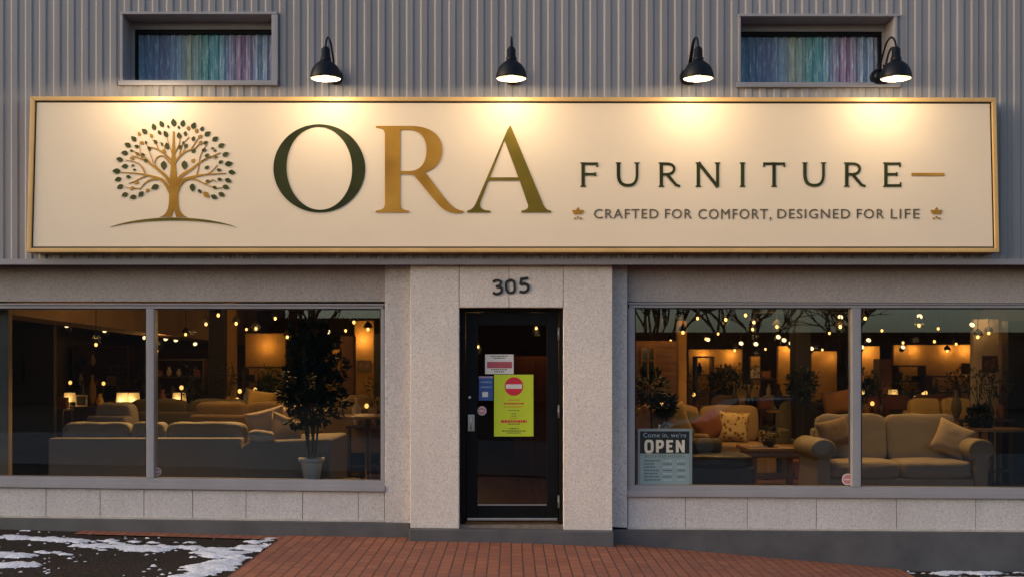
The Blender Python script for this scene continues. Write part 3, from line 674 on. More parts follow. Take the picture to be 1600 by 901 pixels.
# ------------------------------------------------------------------ gooseneck sign lamps
def sign_lamp(px, label, wallpx, first=[None], dim=1.0, arm_top=52):
    yl = YC-.60
    x, z = X_(px, yl), Z_(124, yl)
    if first[0] is None:
        t = thing('wall_lamp', label, 'lamp', (x, yl, z), 0, 'gooseneck lamps above the sign')
        prof = [(.142,0.0),(.146,.012),(.140,.05),(.128,.09),(.105,.125),(.075,.152),(.052,.168),(.048,.18)]
        MB().lathe(prof + [(.044,.18),(.044,.166),(.07,.146),(.098,.12),(.121,.086),(.133,.05),(.139,.004),(.142,0)], n=36).build('shade', M['lampblack'], t, smooth=True)
        MB().lathe([(.1385,.006),(.1325,.05),(.1205,.086),(.0975,.119),(.0695,.145),(.02,.155),(.001,.156)], n=36).build('reflector', M['enamel'], t, smooth=True)
        MB().lathe([(.05,.178),(.05,.20),(.042,.205),(.040,.28),(.030,.29),(.026,.30),(.001,.30)], n=24).build('socket', M['lampblack'], t, smooth=True)
        MB().sphere((0,0,.075), .048, 10, 1.1).build('bulb', bulb_sign, t, smooth=True)
        first[0] = t
    else:
        t = copy_tree(first[0]); t.location = (x, yl, z); t['label'] = label
    # the arm swings over from the wall, so each lamp has its own
    wx = X_(wallpx, YC-.03) - x; dy = YC-.03-yl; top = Z_(arm_top, yl)-z; zw = .16
    path = [(0,0,.28), (0,0,top*.72), (0,dy*.10,top*.90), (wx*.2,dy*.28,top), (wx*.45,dy*.52,top*.96), (wx*.72,dy*.76,top*.72), (wx*.9,dy*.92,top*.5), (wx,dy*.97,.27), (wx,dy*.98,zw)]
    P = smooth_line(path, 6)
    MB().tube(P, .0095, 10).build('arm', M['lampblack'], t, smooth=True)
    pl = MB(); pl.tube([(wx, dy+.028, zw), (wx, dy-.03, zw)], .075, 24); pl.tube([(wx, dy-.03, zw), (wx, dy-.05, zw)], [.05, .03], 20)
    pl.build('wall_plate', M['lampblack'], t, bevel=.006)
    spot((x, yl, z-.004), (x, yl+.30, z-1), 14*dim, 173, .06, (1.0,.77,.47), .08)
sign_lamp(509, 'black gooseneck lamp next to the upper window on the emblem side', 524)
sign_lamp(799, 'black gooseneck lamp straight above the door', 801)
sign_lamp(1091, 'black gooseneck lamp between door and the violet streaked upper window', 1074)
sign_lamp(1400, 'black gooseneck lamp overlapping the edge of an upper window', 1380, arm_top=68)
spot((X_(218, YC-.60), YC-.60, Z_(122, YC-.60)), (X_(218, YC-.60), YC-.30, Z_(122, YC-.60)-1), 14, 173, .06, (1.0,.77,.47), .08)

# ------------------------------------------------------------------ showroom shell
FZ = .15; CZ = 2.95; YBK = 13.5
tag(MB().box(-8, 9, .21, YBK, FZ-.05, FZ).build('showroom_floor', M['floor']), kind='structure')
tag(MB().box(-8, 9, .21, YBK, CZ, CZ+.1).build('showroom_ceiling', M['ceil']), kind='structure')
tag(MB().box(-8, 9, YBK, YBK+.1, FZ, CZ).build('showroom_back_wall', M['iwall']), kind='structure')
tag(MB().box(-8.1, -8, .21, YBK, FZ, CZ).build('showroom_side_wall', M['iwall']), kind='structure')
tag(MB().box(9, 9.1, .21, YBK, FZ, CZ).build('showroom_side_wall', M['iwall']), kind='structure')
MB().box(-8.2, 8.2, .2, .3, 2.42, 2.95).build('window_header', plain('header_dark', (.06,.05,.045), .9), shop)
# sloping bulkhead over the left half
b = MB(); A0, A1 = PT(-20, 486, 2.0), PT(402, 541, 11.5)
b.hexa([(A0.x-.5,A0.y,A0.z),(A0.x,A0.y,A0.z),(A1.x,A1.y,A1.z),(A1.x-.5,A1.y,A1.z),(A0.x-.5,A0.y,CZ-.01),(A0.x,A0.y,CZ-.01),(A1.x,A1.y,CZ-.01),(A1.x-.5,A1.y,CZ-.01)])
tag(b.build('bulkhead', M['bulk']), 'brown bulkhead dropping from the ceiling above the grey sofa', 'bulkhead')
for (xa, ya, xb, yb) in ((1.2,6.0,6.2,3.2),(1.0,9.5,7.2,6.2)):
    q = MB(); q.tube([(xa,ya,2.70),(xb,yb,2.62)], .05, 8)
    tag(q.build('ceiling_pipe', M['dcol']), 'dark pipe under the ceiling, the %s of two' % ('nearer' if ya < 8 else 'farther'), 'pipe')

def panel(px0, px1, ptop, Y, mat, label, name='partition_wall', cat='partition', depth=.12, pbot=None):
    q = MB(); q.box(X_(px0, Y), X_(px1, Y), Y, Y+depth, FZ if pbot is None else Z_(pbot, Y), Z_(ptop, Y))
    return tag(q.build(name, mat, bevel=.006, seg=1), label, cat)
def wash(px, py, Y, w, off=.45, r=.04):
    p = PT(px, py, Y); point((p.x, Y-off*.42, p.z+.10), w*.19, r)
panel(350, 366, 470, 6.5, M['ochre'], 'slim ochre column left of the bookshelves in the left window', 'column', 'column', .2)
panel(326, 350, 480, 6.3, M['dcol'], 'dark door-height panel beside the slim ochre column', 'partition_wall', 'partition', .2)
panel(383, 446, 520, 9.0, M['ochre'], 'ochre wall panel behind the bookshelf left of the tall plant'); wash(418, 548, 9.0, 16)
panel(502, 531, 545, 8.0, M['ochre'], 'ochre wall panel carrying a dark picture right of the tall plant'); wash(516, 550, 8.0, 7)
panel(532, 552, 524, 5.5, plain('redbrown_column', (.10,.04,.022), .7), 'red-brown column right of the tall plant', 'column', 'column', .3)
panel(554, 584, 500, 7.5, M['ochre'], 'brightly lit ochre panel beside the red-brown column'); wash(568, 540, 7.5, 22, .35)
panel(585, 600, 520, 7.0, M['dcol'], 'dark column at the right end of the left window', 'column', 'column', .3)
panel(-2, 13, 400, .32, M['pale'], 'pale upright panel at the left end of the left window', 'partition_wall', 'partition', .1)
panel(18, 84, 500, 5.5, M['dcol'], 'added dark panel darkening the far left pane beside the pale upright panel')  # dark panel added to hide the lit side wall and darken this pane
panel(988, 1059, 532, 6.0, m_wood('redbrown_panelling', (.14,.055,.022), (.30,.14,.05), .6), 'red-brown timber partition with a small dark window'); wash(1032, 512, 6.0, 14, .6)
pw = thing('interior_window', 'small dark window with glazing bars in the red-brown timber partition', 'window', PT(1012, 590, 5.98))
sx_ = 18/F
for (a, b_, c, d_) in ((0,20,-1,1),(0,20,58,60),(-1,1,-1,60),(19,21,-1,60),(9,11,0,59),(0,20,33,35)):
    MB().box((a-10)*sx_, (b_-10)*sx_, -.05, -.012, c*sx_*.8, d_*sx_*.8).build('frame_bar', M['ochre'], pw)
MB().box(-10*sx_, 10*sx_, -.03, -.005, 0, 58*sx_*.8).build('pane', plain('dark_pane', (.012,.009,.01), .15), pw)
panel(1060, 1073, 500, 5.2, M['ochre'], 'ochre column left of the lit niche', 'column', 'column', .2); wash(1058, 506, 5.2, 5, .4)
panel(1076, 1160, 545, 10.5, M['ochre'], 'ochre back panel behind the niche shelves'); wash(1098, 562, 10.5, 12, .3); wash(1142, 562, 10.5, 12, .3)
panel(1173, 1188, 556, 9.0, M['ochre'], 'narrow ochre panel between the niche and the bright panel'); wash(1180, 560, 9.0, 5, .35)
panel(1216, 1241, 540, 8.0, M['ochre'], 'brightest ochre panel left of the dark column'); wash(1231, 552, 8.0, 20, .35)
panel(1243, 1267, 470, 5.0, M['dcol'], 'thick dark column behind the left arm of the beige sofa', 'column', 'column', .35)
panel(1268, 1308, 548, 8.5, M['ochre'], 'ochre panel right of the thick dark column'); wash(1274, 552, 8.5, 7, .35); wash(1298, 566, 8.5, 6, .3)
panel(1343, 1375, 540, 8.0, M['ochre'], 'lit ochre panel just right of the window mullion'); wash(1354, 556, 8.0, 20, .35)
panel(1374, 1394, 560, 6.0, plain('redbrown_column', (.10,.04,.022), .7), 'red-brown column behind the beige sofa', 'column', 'column', .3)
panel(1396, 1521, 538, 10.5, M['ochre'], 'long ochre back panel above the dark shelving'); 
for px, w in ((1402, 4), (1426, 12), (1478, 12), (1507, 16)): wash(px, 554, 10.5, w, .3)
panel(1521, 1561, 498, 4.6, M['pale'], 'pale brown panel with a dark picture at the right end'); wash(1530, 512, 4.6, 10, .55)
panel(1575, 1625, 500, 4.0, M['dcol'], 'dark panel at the right edge of the right window', 'partition_wall', 'partition', .2)

# ------------------------------------------------------------------ furniture makers
def sofa(name, label, loc, rz, w, d, h, mat, n=2, arm='roll', group=None, cat='sofa'):
    t = thing(name, label, cat, loc, rz, group)              # faces -y
    aw = .20 if arm == 'roll' else .14; sh = h*.50
    MB().box(-w/2+.03, w/2-.03, -d/2+.05, d/2, .03, sh-.17).build('base', mat, t, bevel=.02)
    MB().box(-w/2+aw*.8, w/2-aw*.8, d/2-.20, d/2, .05, h-.12).build('back_frame', mat, t, bevel=.04, seg=3)
    for s_ in (-1, 1):
        q = MB(); x = s_*(w/2-aw/2)
        if arm == 'roll':
            r = aw*.72; zc = h*.66
            prof = [(x-aw*.36, .03)] + [(x-aw*.36, zc-r*.6)] + [(x+r*math.cos(a), zc+r*.85*math.sin(a)) for a in [R(q_) for q_ in range(215, -36, -14)]] + [(x+aw*.36, zc-r*.6), (x+aw*.36, .03)]
            q.prism(prof, -d/2, d/2-.05); q.build('arm', mat, t, bevel=.022, seg=3)
        else:
            q.box(x-aw/2, x+aw/2, -d/2, d/2-.02, .03, h*.68); q.build('arm', mat, t, bevel=.04, seg=3)
    iw = w-2*aw*.86
    for k in range(n):
        cx = -iw/2+iw*(k+.5)/n
        MB().soft((cx, -.07, sh-.075), (iw/n-.008, d-.20, .20), 8, .14).build('seat_cushion', mat, t, smooth=True)
        Mx = Matrix.Rotation(R(-9), 3, 'X')
        MB().soft((cx, d/2-.27, sh+(h-sh)*.54), (iw/n-.008, .20, h-sh+.06), 8 if arm == 'roll' else 6, .0, M=Mx).build('back_cushion', mat, t, smooth=True)
    for sx2 in (-1, 1):
        for sy in (-1, 1): MB().box(sx2*(w/2-.12)-.03, sx2*(w/2-.12)+.03, sy*(d/2-.1)-.03, sy*(d/2-.1)+.03, -.0, .035).build('leg', M['dcol'], t)
    return t
def pillow(label, loc, rot, w, h, th, mat, group=None, name='throw_pillow'):
    mb = MB(); n = 14; idx = {}
    for s_ in (1, -1):
        for i in range(n+1):
            for j in range(n+1):
                u, v = -1+2*i/n, -1+2*j/n
                e = max(0, (1-u**4)*(1-v**4))**.62
                x = u*w/2*(1-.07*(1-v*v)); z = v*h/2*(1-.07*(1-u*u))
                wr = noise.noise(Vector((u*2.2+w*9, v*2.2, s_*3)))*.012*e
                key = (i, j, 0 if i in (0, n) or j in (0, n) else s_)
                if key not in idx: idx[key] = len(mb.v); mb.v.append((x, s_*(th/2*e+wr), z))
        for i in range(n):
            for j in range(n):
                g = lambda a, b: idx[(a, b, 0 if a in (0, n) or b in (0, n) else s_)]
                f = (g(i,j), g(i+1,j), g(i+1,j+1), g(i,j+1)); mb.f.append(f if s_ < 0 else f[::-1])
    o = mb.build(name, mat, None, loc, rot, smooth=True)
    return tag(o, label, 'pillow', group)
beige = m_fabric('beige_upholstery', (.34,.29,.215)); grey = m_fabric('grey_upholstery', (.29,.265,.24)); tan = m_fabric('tan_upholstery', (.33,.22,.11))
white_f = m_fabric('offwhite_cloth', (.60,.52,.45)); must = m_fabric('mustard_cloth', (.50,.33,.10)); leather = plain('dark_leather', (.030,.027,.028), .42, var=.3, scale=9)
rust = m_fabric('rust_cloth', (.22,.085,.04)); oak = m_wood('oak_table', (.24,.13,.055), (.36,.21,.09), .8, .4); darkwood = m_wood('dark_wood', (.045,.025,.014), (.08,.045,.025), .8, .45)
olivef = m_fabric('olive_cloth', (.12,.10,.055)); leafm = plain('houseplant_leaf', (.013,.027,.010), .6, var=.4, scale=9); potw = plain('white_glazed_pot', (.84,.86,.88), .35, var=.06); terr = plain('terracotta', (.25,.10,.06), .8)

# beige roll-arm sofa
YS_ = 1.75; xa, xb = X_(1272, YS_-.4), X_(1545, YS_-.4); zt_ = Z_(653, YS_+.2)
sofa('sofa', 'beige roll-arm sofa facing the glass with one cushion at its right', ((xa+xb)/2, YS_, FZ), R(0), xb-xa, .92, zt_-FZ, beige)
pillow('beige cushion propped on the right arm of the beige roll-arm sofa', PT(1488, 686, YS_-.05), (R(-16), R(24), R(-14)), .42, .40, .15, m_fabric('sand_cloth', (.46,.37,.26)))
pillow('small ribbed cushion half hidden behind the window mullion on the beige sofa', PT(1304, 676, YS_+.0), (R(-20), R(-12), R(12)), .40, .34, .14, m_fabric('sand_cloth2', (.22,.16,.115)))

# grey sectional seen from behind
t = thing('sectional_sofa', 'grey sectional sofa seen from behind with long back and end chaise', 'sofa', (X_(225, .8), .8, FZ))
xo = t.location.x; bx0, bx1 = X_(75, .7)-xo, X_(376, .7)-xo; hb = Z_(684, .7)-FZ
MB().box(bx0, bx1, -.10, .10, .05, hb).build('back_frame', grey, t, bevel=.02, seg=3)
MB().box(bx0+.03, bx1, .10, .95, .05, .30).build('base', grey, t, bevel=.02)
MB().box(bx0, bx0+.16, .10, .95, .05, .58).build('arm', grey, t, bevel=.04, seg=3)
for (p0, p1) in ((101,208),(209,261),(262,386)):
    c0, c1 = X_(p0, 1.05)-xo, X_(p1, 1.05)-xo; top = Z_(660, 1.05)-FZ
    MB().soft(((c0+c1)/2, .25, top-.24), (c1-c0-.005, .23, .50), 7, .0).build('back_cushion', grey, t, smooth=True)
    MB().soft(((c0+c1)/2, .62, .36), (c1-c0-.005, .66, .18), 6, .1).build('seat_cushion', grey, t, smooth=True)
e0, e1 = X_(374, .62)-xo, X_(517, .62)-xo; ht = Z_(689, .62)-FZ
cr = [(e0, .05), (e0, ht-.14)] + [(e0+.14-.14*math.cos(R(a)), ht-.14+.14*math.sin(R(a))) for a in range(15, 91, 15)] + [(e1, ht+.03), (e1, .05)]
MB().prism(cr, -.20, 1.1).build('chaise', grey, t, bevel=.04, seg=3)
YB = .95
pillow('off-white cushion lying lowest on the corner of the grey sectional', PT(409, 683, .72), (R(74), R(6), R(8)), .30, .30, .14, white_f)
pillow('pale cushion leaning upright in the corner of the grey sectional', PT(418, 663, 1.15), (R(18), R(-14), R(10)), .44, .38, .15, m_fabric('blush_cloth', (.46,.36,.30)))
pillow('cream cushion tilted on the chaise nearest the tall plant', PT(447, 672, 1.05), (R(28), R(22), R(-8)), .40, .36, .15, m_fabric('cream_cloth', (.55,.45,.33)))
pillow('blush cushion at the back of the chaise behind the cream cushion', PT(452, 657, 1.5), (R(15), R(-8), R(0)), .5, .36, .15, m_fabric('blush_cloth2', (.50,.38,.28)))

# coffee table with plant
YT = 3.6; t = thing('coffee_table', 'square oak coffee table with slatted lower shelf, holding a small plant', 'table', (X_(1206, YT), YT, FZ))
w = X_(1250, YT)-X_(1158, YT); zt2 = Z_(699, YT-.3)-FZ
MB().box(-w/2, w/2, -.45, .45, zt2-.045, zt2).build('tabletop', oak, t, bevel=.006)
MB().box(-w/2+.05, w/2-.05, -.40, .40, zt2-.12, zt2-.047).build('apron', oak, t, bevel=.004)
for a in (-1, 1):
    for b_ in (-1, 1): MB().box(a*(w/2-.07)-.04, a*(w/2-.07)+.04, b_*.36-.04, b_*.36+.04, 0, zt2-.121).build('leg', oak, t, bevel=.004)
for k in range(5): MB().box(-w/2+.12, w/2-.12, -.33+k*.145, -.23+k*.145, .13, .155).build('shelf_slat', oak, t)
def leafy(mb, c, rad, n, L, seed, up=.35, sq=(1,1,1)):
    rnd = random.Random(seed)
    for _ in range(n):
        while True:
            d = Vector((rnd.uniform(-1,1), rnd.uniform(-1,1), rnd.uniform(-1,1)))
            if .25 < d.length < 1: break
        p = Vector(c) + Vector((d.x*rad*sq[0], d.y*rad*sq[1], d.z*rad*sq[2]))
        ax = (d.normalized() + Vector((rnd.uniform(-.6,.6), rnd.uniform(-.6,.6), rnd.uniform(-.8,.5)+up-.3))).normalized()
        si = ax.cross(Vector((rnd.uniform(-1,1), rnd.uniform(-1,1), 1))).normalized(); l = L*rnd.uniform(.6,1.25); w_ = l*.24
        nn = ax.cross(si)*l*.08
        mb.add([p, p+ax*l*.45+si*w_+nn, p+ax*l-nn, p+ax*l*.45-si*w_+nn], [(0,1,2,3)])
    return mb
t = thing('potted_plant', 'small round green plant in a dark bowl on the oak coffee table', 'plant', (X_(1199, YT), YT-.1, FZ+zt2))
MB().lathe([(.05,0),(.085,.04),(.10,.085),(.09,.085),(.02,.075)], n=20).build('pot', leather, t, smooth=True)
leafy(MB(), (0,0,.17), .10, 220, .05, 5).build('foliage', leafm, t)
q = MB().box(-.11,.11,-.08,.08,0,.018).build('book', white_f, None, (X_(1180, YT), YT-.15, FZ+zt2), (0,0,R(12))); tag(q, 'thin pale book lying on the oak coffee table', 'book')

# seating group at the left of the right window
YQ = 5.0
sofa('sofa', 'tan sofa piled with cushions behind the coffee table', (X_(1096, YQ), YQ, FZ), R(0), 1.95, .95, Z_(638, YQ+.2)-FZ, tan, 2, 'box')
pillow('floral patterned mustard cushion on the tan sofa', PT(1146, 666, YQ-.25), (R(-16), R(4), R(-10)), .44, .44, .17, m_floral())
pillow('dark rust cushion left of the floral cushion on the tan sofa', PT(1108, 666, YQ-.25), (R(-16), R(-30), R(14)), .44, .40, .15, rust)
pillow('dark olive cushion in the middle of the tan sofa', PT(1085, 664, YQ-.2), (R(-18), R(18), R(4)), .42, .40, .15, olivef)
YR = 3.6
sofa('armchair', 'tan armchair turned sideways above the opening hours sign', (X_(1040, YR), YR, FZ), R(62), .95, .9, Z_(640, YR)-FZ, tan, 1, 'box', cat='armchair')
pillow('smooth mustard cushion on the armchair above the opening hours sign', PT(1054, 660, YR-.45), (R(-10), R(-18), R(22)), .44, .46, .15, must)
pillow('blush cushion at the left end above the opening hours sign', PT(1018, 664, YR-.5), (R(-12), R(26), R(-15)), .46, .42, .16, m_fabric('blush_cloth3', (.36,.22,.16)))
t = thing('ottoman', 'long dark leather ottoman in front of the tan sofa', 'ottoman', (X_(1120, 2.4), 2.4, FZ))
wo = X_(1172, 2.3)-X_(1070, 2.3); zo = Z_(709, 2.2)-FZ
MB().box(-wo/2, wo/2, -.33, .33, .05, zo-.14).build('base', leather, t, bevel=.03, seg=3)
MB().soft((0,0,zo-.09), (wo, .68, .18), 6, .12).build('seat_cushion', leather, t, smooth=True)
for a in (-1,1):
    for b_ in (-1,1): MB().box(a*(wo/2-.1)-.03, a*(wo/2-.1)+.03, b_*.25-.03, b_*.25+.03, 0, .05).build('leg', darkwood, t)
q = MB(); q.tube([(-.26,0,0),(-.25,0,0),(.25,0,0),(.26,0,0)], [.06,.095,.095,.06], 16)
tag(q.build('bolster', olivef, None, (X_(1094, 2.4), 2.42, FZ+zo+.085), (0,0,R(15)), smooth=True), 'grey-green bolster lying on the dark leather ottoman', 'bolster')

# tall plant in the white pot
shop_ledge = MB().box(X_(455,.4), X_(560,.4), .215, .62, FZ, Z_(749,.36)); shop_ledge.build('window_plinth', darkwood, shop)
tp = thing('potted_plant', 'tall dark green plant in a white pot behind the left window', 'plant', (X_(487,.4), .4, Z_(749,.36)))
kp = 12.4/F
MB().lathe([(12.5*kp,0),(14.5*kp,12*kp),(17*kp,27*kp),(17.2*kp,28*kp),(20.2*kp,28.5*kp),(20.5*kp,34*kp),(18.8*kp,34*kp),(17.5*kp,29*kp),(.01,28*kp)], n=32).build('pot', potw, tp, smooth=True)
pm = MB(); rn = random.Random(3)
for k in range(9):
    a = rn.uniform(0, 6.28); h = rn.uniform(.55, 1.3); pm.add([], [])
    pm.tube(smooth_line([(.04*math.cos(a),.03*math.sin(a),.19),(.07*math.cos(a),.05*math.sin(a),.19+h*.4),(.16*math.cos(a+.3),.10*math.sin(a+.3),.19+h)], 4), [.010]*8+[.006], 6)
pm.build('stem', plain('green_stem', (.035,.06,.022), .5), tp, smooth=True)
lf = MB()
for (px, py, rr, n) in ((487,592,26,300),(478,548,24,200),(466,622,20,150),(512,606,21,150),(492,524,20,130),(455,590,17,90),(524,575,17,90),(500,560,22,160),(484,640,19,110),(448,618,12,50),(530,628,14,60),(470,520,13,60),(508,648,13,50),(462,655,11,40),(513,530,12,50)):
    leafy(lf, ((px-487)*kp, 0, (749-py)*kp), rr*kp, int(n*1.25), .095, int(px+py), sq=(1,.6,1.1))
lf.build('foliage', leafm, tp)
# sunflower-like bushy plants at the left of the right window
for k, (px, py, Y, rr, lab) in enumerate(((1016, 606, 2.6, 26, 'bushy green plant in the left corner of the right window'), (1040, 632, 3.0, 14, 'low green plant beside the bushy plant, above the armchair'), (1131, 596, 7.5, 22, 'dark shrub-like plant in front of the lit niche'), (1253, 600, 4.6, 22, 'dark leafy plant before the thick dark column'), (1358, 606, 6.5, 11, 'thin potted tree in front of the lit panel by the mullion'), (1530, 652, 3.0, 16, 'dark leafy plant behind the right arm of the beige sofa'), (420, 606, 6.0, 16, 'leafy plant left of the tall plant, before the bookshelf'))):
    p = PT(px, py, Y); kq = (D+Y)/F; t = thing('potted_plant', lab, 'plant', (p.x, Y, FZ))
    MB().lathe([(.09,0),(.13,.25),(.14,.28),(.12,.28),(.01,.25)], n=18).build('pot', terr, t, smooth=True)
    MB().tube([(0,0,.25),(.02,0,(p.z-FZ)*.6),(0,0,p.z-FZ)], [.018,.014,.01], 6).build('stem', M['bark'], t)
    leafy(MB(), (0,0,p.z-FZ), rr*kq, 420, .085, 40+k, sq=(1,.8,1.1)).build('foliage', leafm, t)

# sideboards with glowing table lamps
def sideboard(px0, px1, ptop, Y, label, mat=darkwood):
    x0, x1, z = X_(px0, Y), X_(px1, Y), Z_(ptop, Y); t = thing('sideboard', label, 'sideboard', ((x0+x1)/2, Y, FZ)); w = x1-x0; h = z-FZ
    MB().box(-w/2, w/2, -.22, .22, h-.04, h).build('top', mat, t, bevel=.004); MB().box(-w/2+.02, w/2-.02, -.20, .2, .12, h-.041).build('carcass', mat, t)
    n = max(2, int(w/.45))
    for k in range(n): MB().box(-w/2+.03+(w-.06)*k/n+.008, -w/2+.03+(w-.06)*(k+1)/n-.008, -.222, -.2005, .14, h-.06).build('drawer_front', mat, t, bevel=.003)
    for a in (-1,1): MB().box(a*(w/2-.07)-.025, a*(w/2-.07)+.025, -.18, .18, 0, .12).build('leg', mat, t)
    return z
def table_lamp(px, p0, p1, hw, Y, label, w=3.0, zb=None):
    z0, z1 = Z_(p1, Y), Z_(p0, Y); k = (D+Y)/F; t = thing('table_lamp', label, 'lamp', (X_(px, Y), Y, zb))
    MB().lathe([(hw*k*.85, z1-zb),(hw*k, z0-zb+.04),(hw*k*.97, z0-zb+.04),(hw*k*.82, z1-zb)], n=24).build('lampshade', shade_glow, t, smooth=True)
    MB().lathe([(.07,0),(.07,.012),(.02,.03),(.035,(z0-zb)*.5+.03),(.012,z0-zb+.05)], n=16).build('base', darkwood, t, smooth=True)
    point((X_(px, Y), Y-.16, z0+.02), w*.5, .06)
z = sideboard(88, 232, 634, 6.8, 'long dark sideboard with table lamps in the left pane')
for px, lab in ((109,'leftmost glowing table lamp on the long dark sideboard'),(191,'middle glowing table lamp, one of a close pair on the long sideboard'),(209,'glowing table lamp nearest the mullion on the long sideboard')): table_lamp(px, 613, 631, 9.5, 6.8, lab, 2.2, z)
t = thing('framed_picture', 'small framed picture standing beside the leftmost table lamp', 'picture', (X_(129, 6.8), 6.75, z))
for (a, b_, c, d_) in ((-.09,.09,0,.02),(-.09,.09,.16,.18),(-.09,-.07,.02,.16),(.07,.09,.02,.16)): MB().box(a, b_, -.012, .012, c, d_).build('frame_bar', M['pale'], t)
MB().box(-.07,.07,-.004,.008,.02,.16).build('picture', M['dcol'], t)
t = tag(MB().lathe([(.03,0),(.06,.06),(.05,.12),(.025,.17),(.035,.2)], n=16).build('vase', M['ochre'], None, (X_(156, 6.8), 6.8, z), smooth=True), 'ochre vase between the lamps on the long sideboard', 'vase')
z = sideboard(250, 318, 632, 7.2, 'shorter dark sideboard right of the window mullion'); table_lamp(280, 613, 630, 11, 7.2, 'glowing table lamp on the shorter sideboard', 2.2, z)
sofa('armchair', 'pale armchair in front of the long sideboard', (X_(194, 4.2), 4.2, FZ), R(160), .85, .8, Z_(634, 4.2)-FZ, m_fabric('pale_chair', (.42,.37,.33)), 1, 'box', cat='armchair')
for k, (px, py, Y, w_, rz, mt, lab) in enumerate(((300,628,5.0,1.9,180,olivef,'olive sofa seen from behind, beyond the grey sectional'),(395,632,4.2,1.7,170,tan,'tan sofa with its back turned, left of the tall plant'),(585,622,5.2,1.6,180,tan,'tan sofa at the right end of the left window'),
        (1290,632,5.2,1.5,0,olivef,'olive two-seat sofa left of the mullion behind the beige sofa'),(1430,622,5.6,1.7,0,rust,'rust red sofa behind the beige roll-arm sofa'),(1475,628,4.2,1.1,0,must,'mustard love seat just behind the beige sofa'),(1190,622,7.0,1.8,0,tan,'tan sofa far back between niche and bright panel'))):
    sofa('sofa', lab, (X_(px, Y), Y, FZ), R(rz), w_, .85, Z_(py, Y)-FZ, mt, 2, 'box')
pillow('mustard cushion on the far tan sofa left of the tall plant', PT(408, 632, 4.5), (R(-10), R(8), 0), .42, .4, .15, must)
pillow('mustard cushion far back beyond the floral cushion', PT(1165, 618, 6.6), (R(-10), R(8), 0), .42, .4, .15, must)
pillow('orange cushion behind the mullion-side sofa arm', PT(1308, 628, 4.9), (R(-10), R(-8), 0), .42, .34, .15, m_fabric('orange_cloth', (.42,.19,.06)))
def round_table(px, py, Y, r, label):
    z = Z_(py, Y)-FZ; t = thing('round_table', label, 'table', (X_(px, Y), Y, FZ))
    MB().lathe([(.001,z-.03),(r,z-.03),(r,z),(.001,z)], n=32).build('tabletop', oak, t); MB().lathe([(.2,0),(.2,.02),(.04,.05),(.035,z-.03)], n=20).build('pedestal', darkwood, t, smooth=True)
q = thing('cabinet', 'red-brown cabinet glimpsed through the door glass', 'cabinet', (X_(836, 4.5), 4.5, FZ)); cb = plain('redbrown_cabinet', (.16,.05,.025), .5)
MB().box(-.3,.3,-.2,.2,.05,1.72).build('carcass', cb, q); 
for a in (-1,1): MB().box(a*.15-.143, a*.15+.143, -.215, -.201, .08, 1.69).build('cabinet_door', cb, q, bevel=.006); MB().box(a*.25-.03, a*.25+.03, -.15, .15, 0, .05).build('leg', M['dcol'], q)
round_table(452, 628, 6.5, .5, 'round pale-topped table behind the tall plant'); round_table(575, 648, 3.4, .55, 'round table at the right end of the left window')
round_table(1245, 640, 5.8, .45, 'round table behind the coffee table'); round_table(1548, 668, 2.9, .4, 'small round table beyond the right arm of the beige sofa')
table_lamp(1395, 608, 620, 8, 6.0, 'square-shaded lamp behind the beige sofa right of the red-brown column', 2.0, Z_(634, 6.0))
z = sideboard(1380, 1412, 634, 6.0, 'small dark cabinet under the square-shaded lamp')

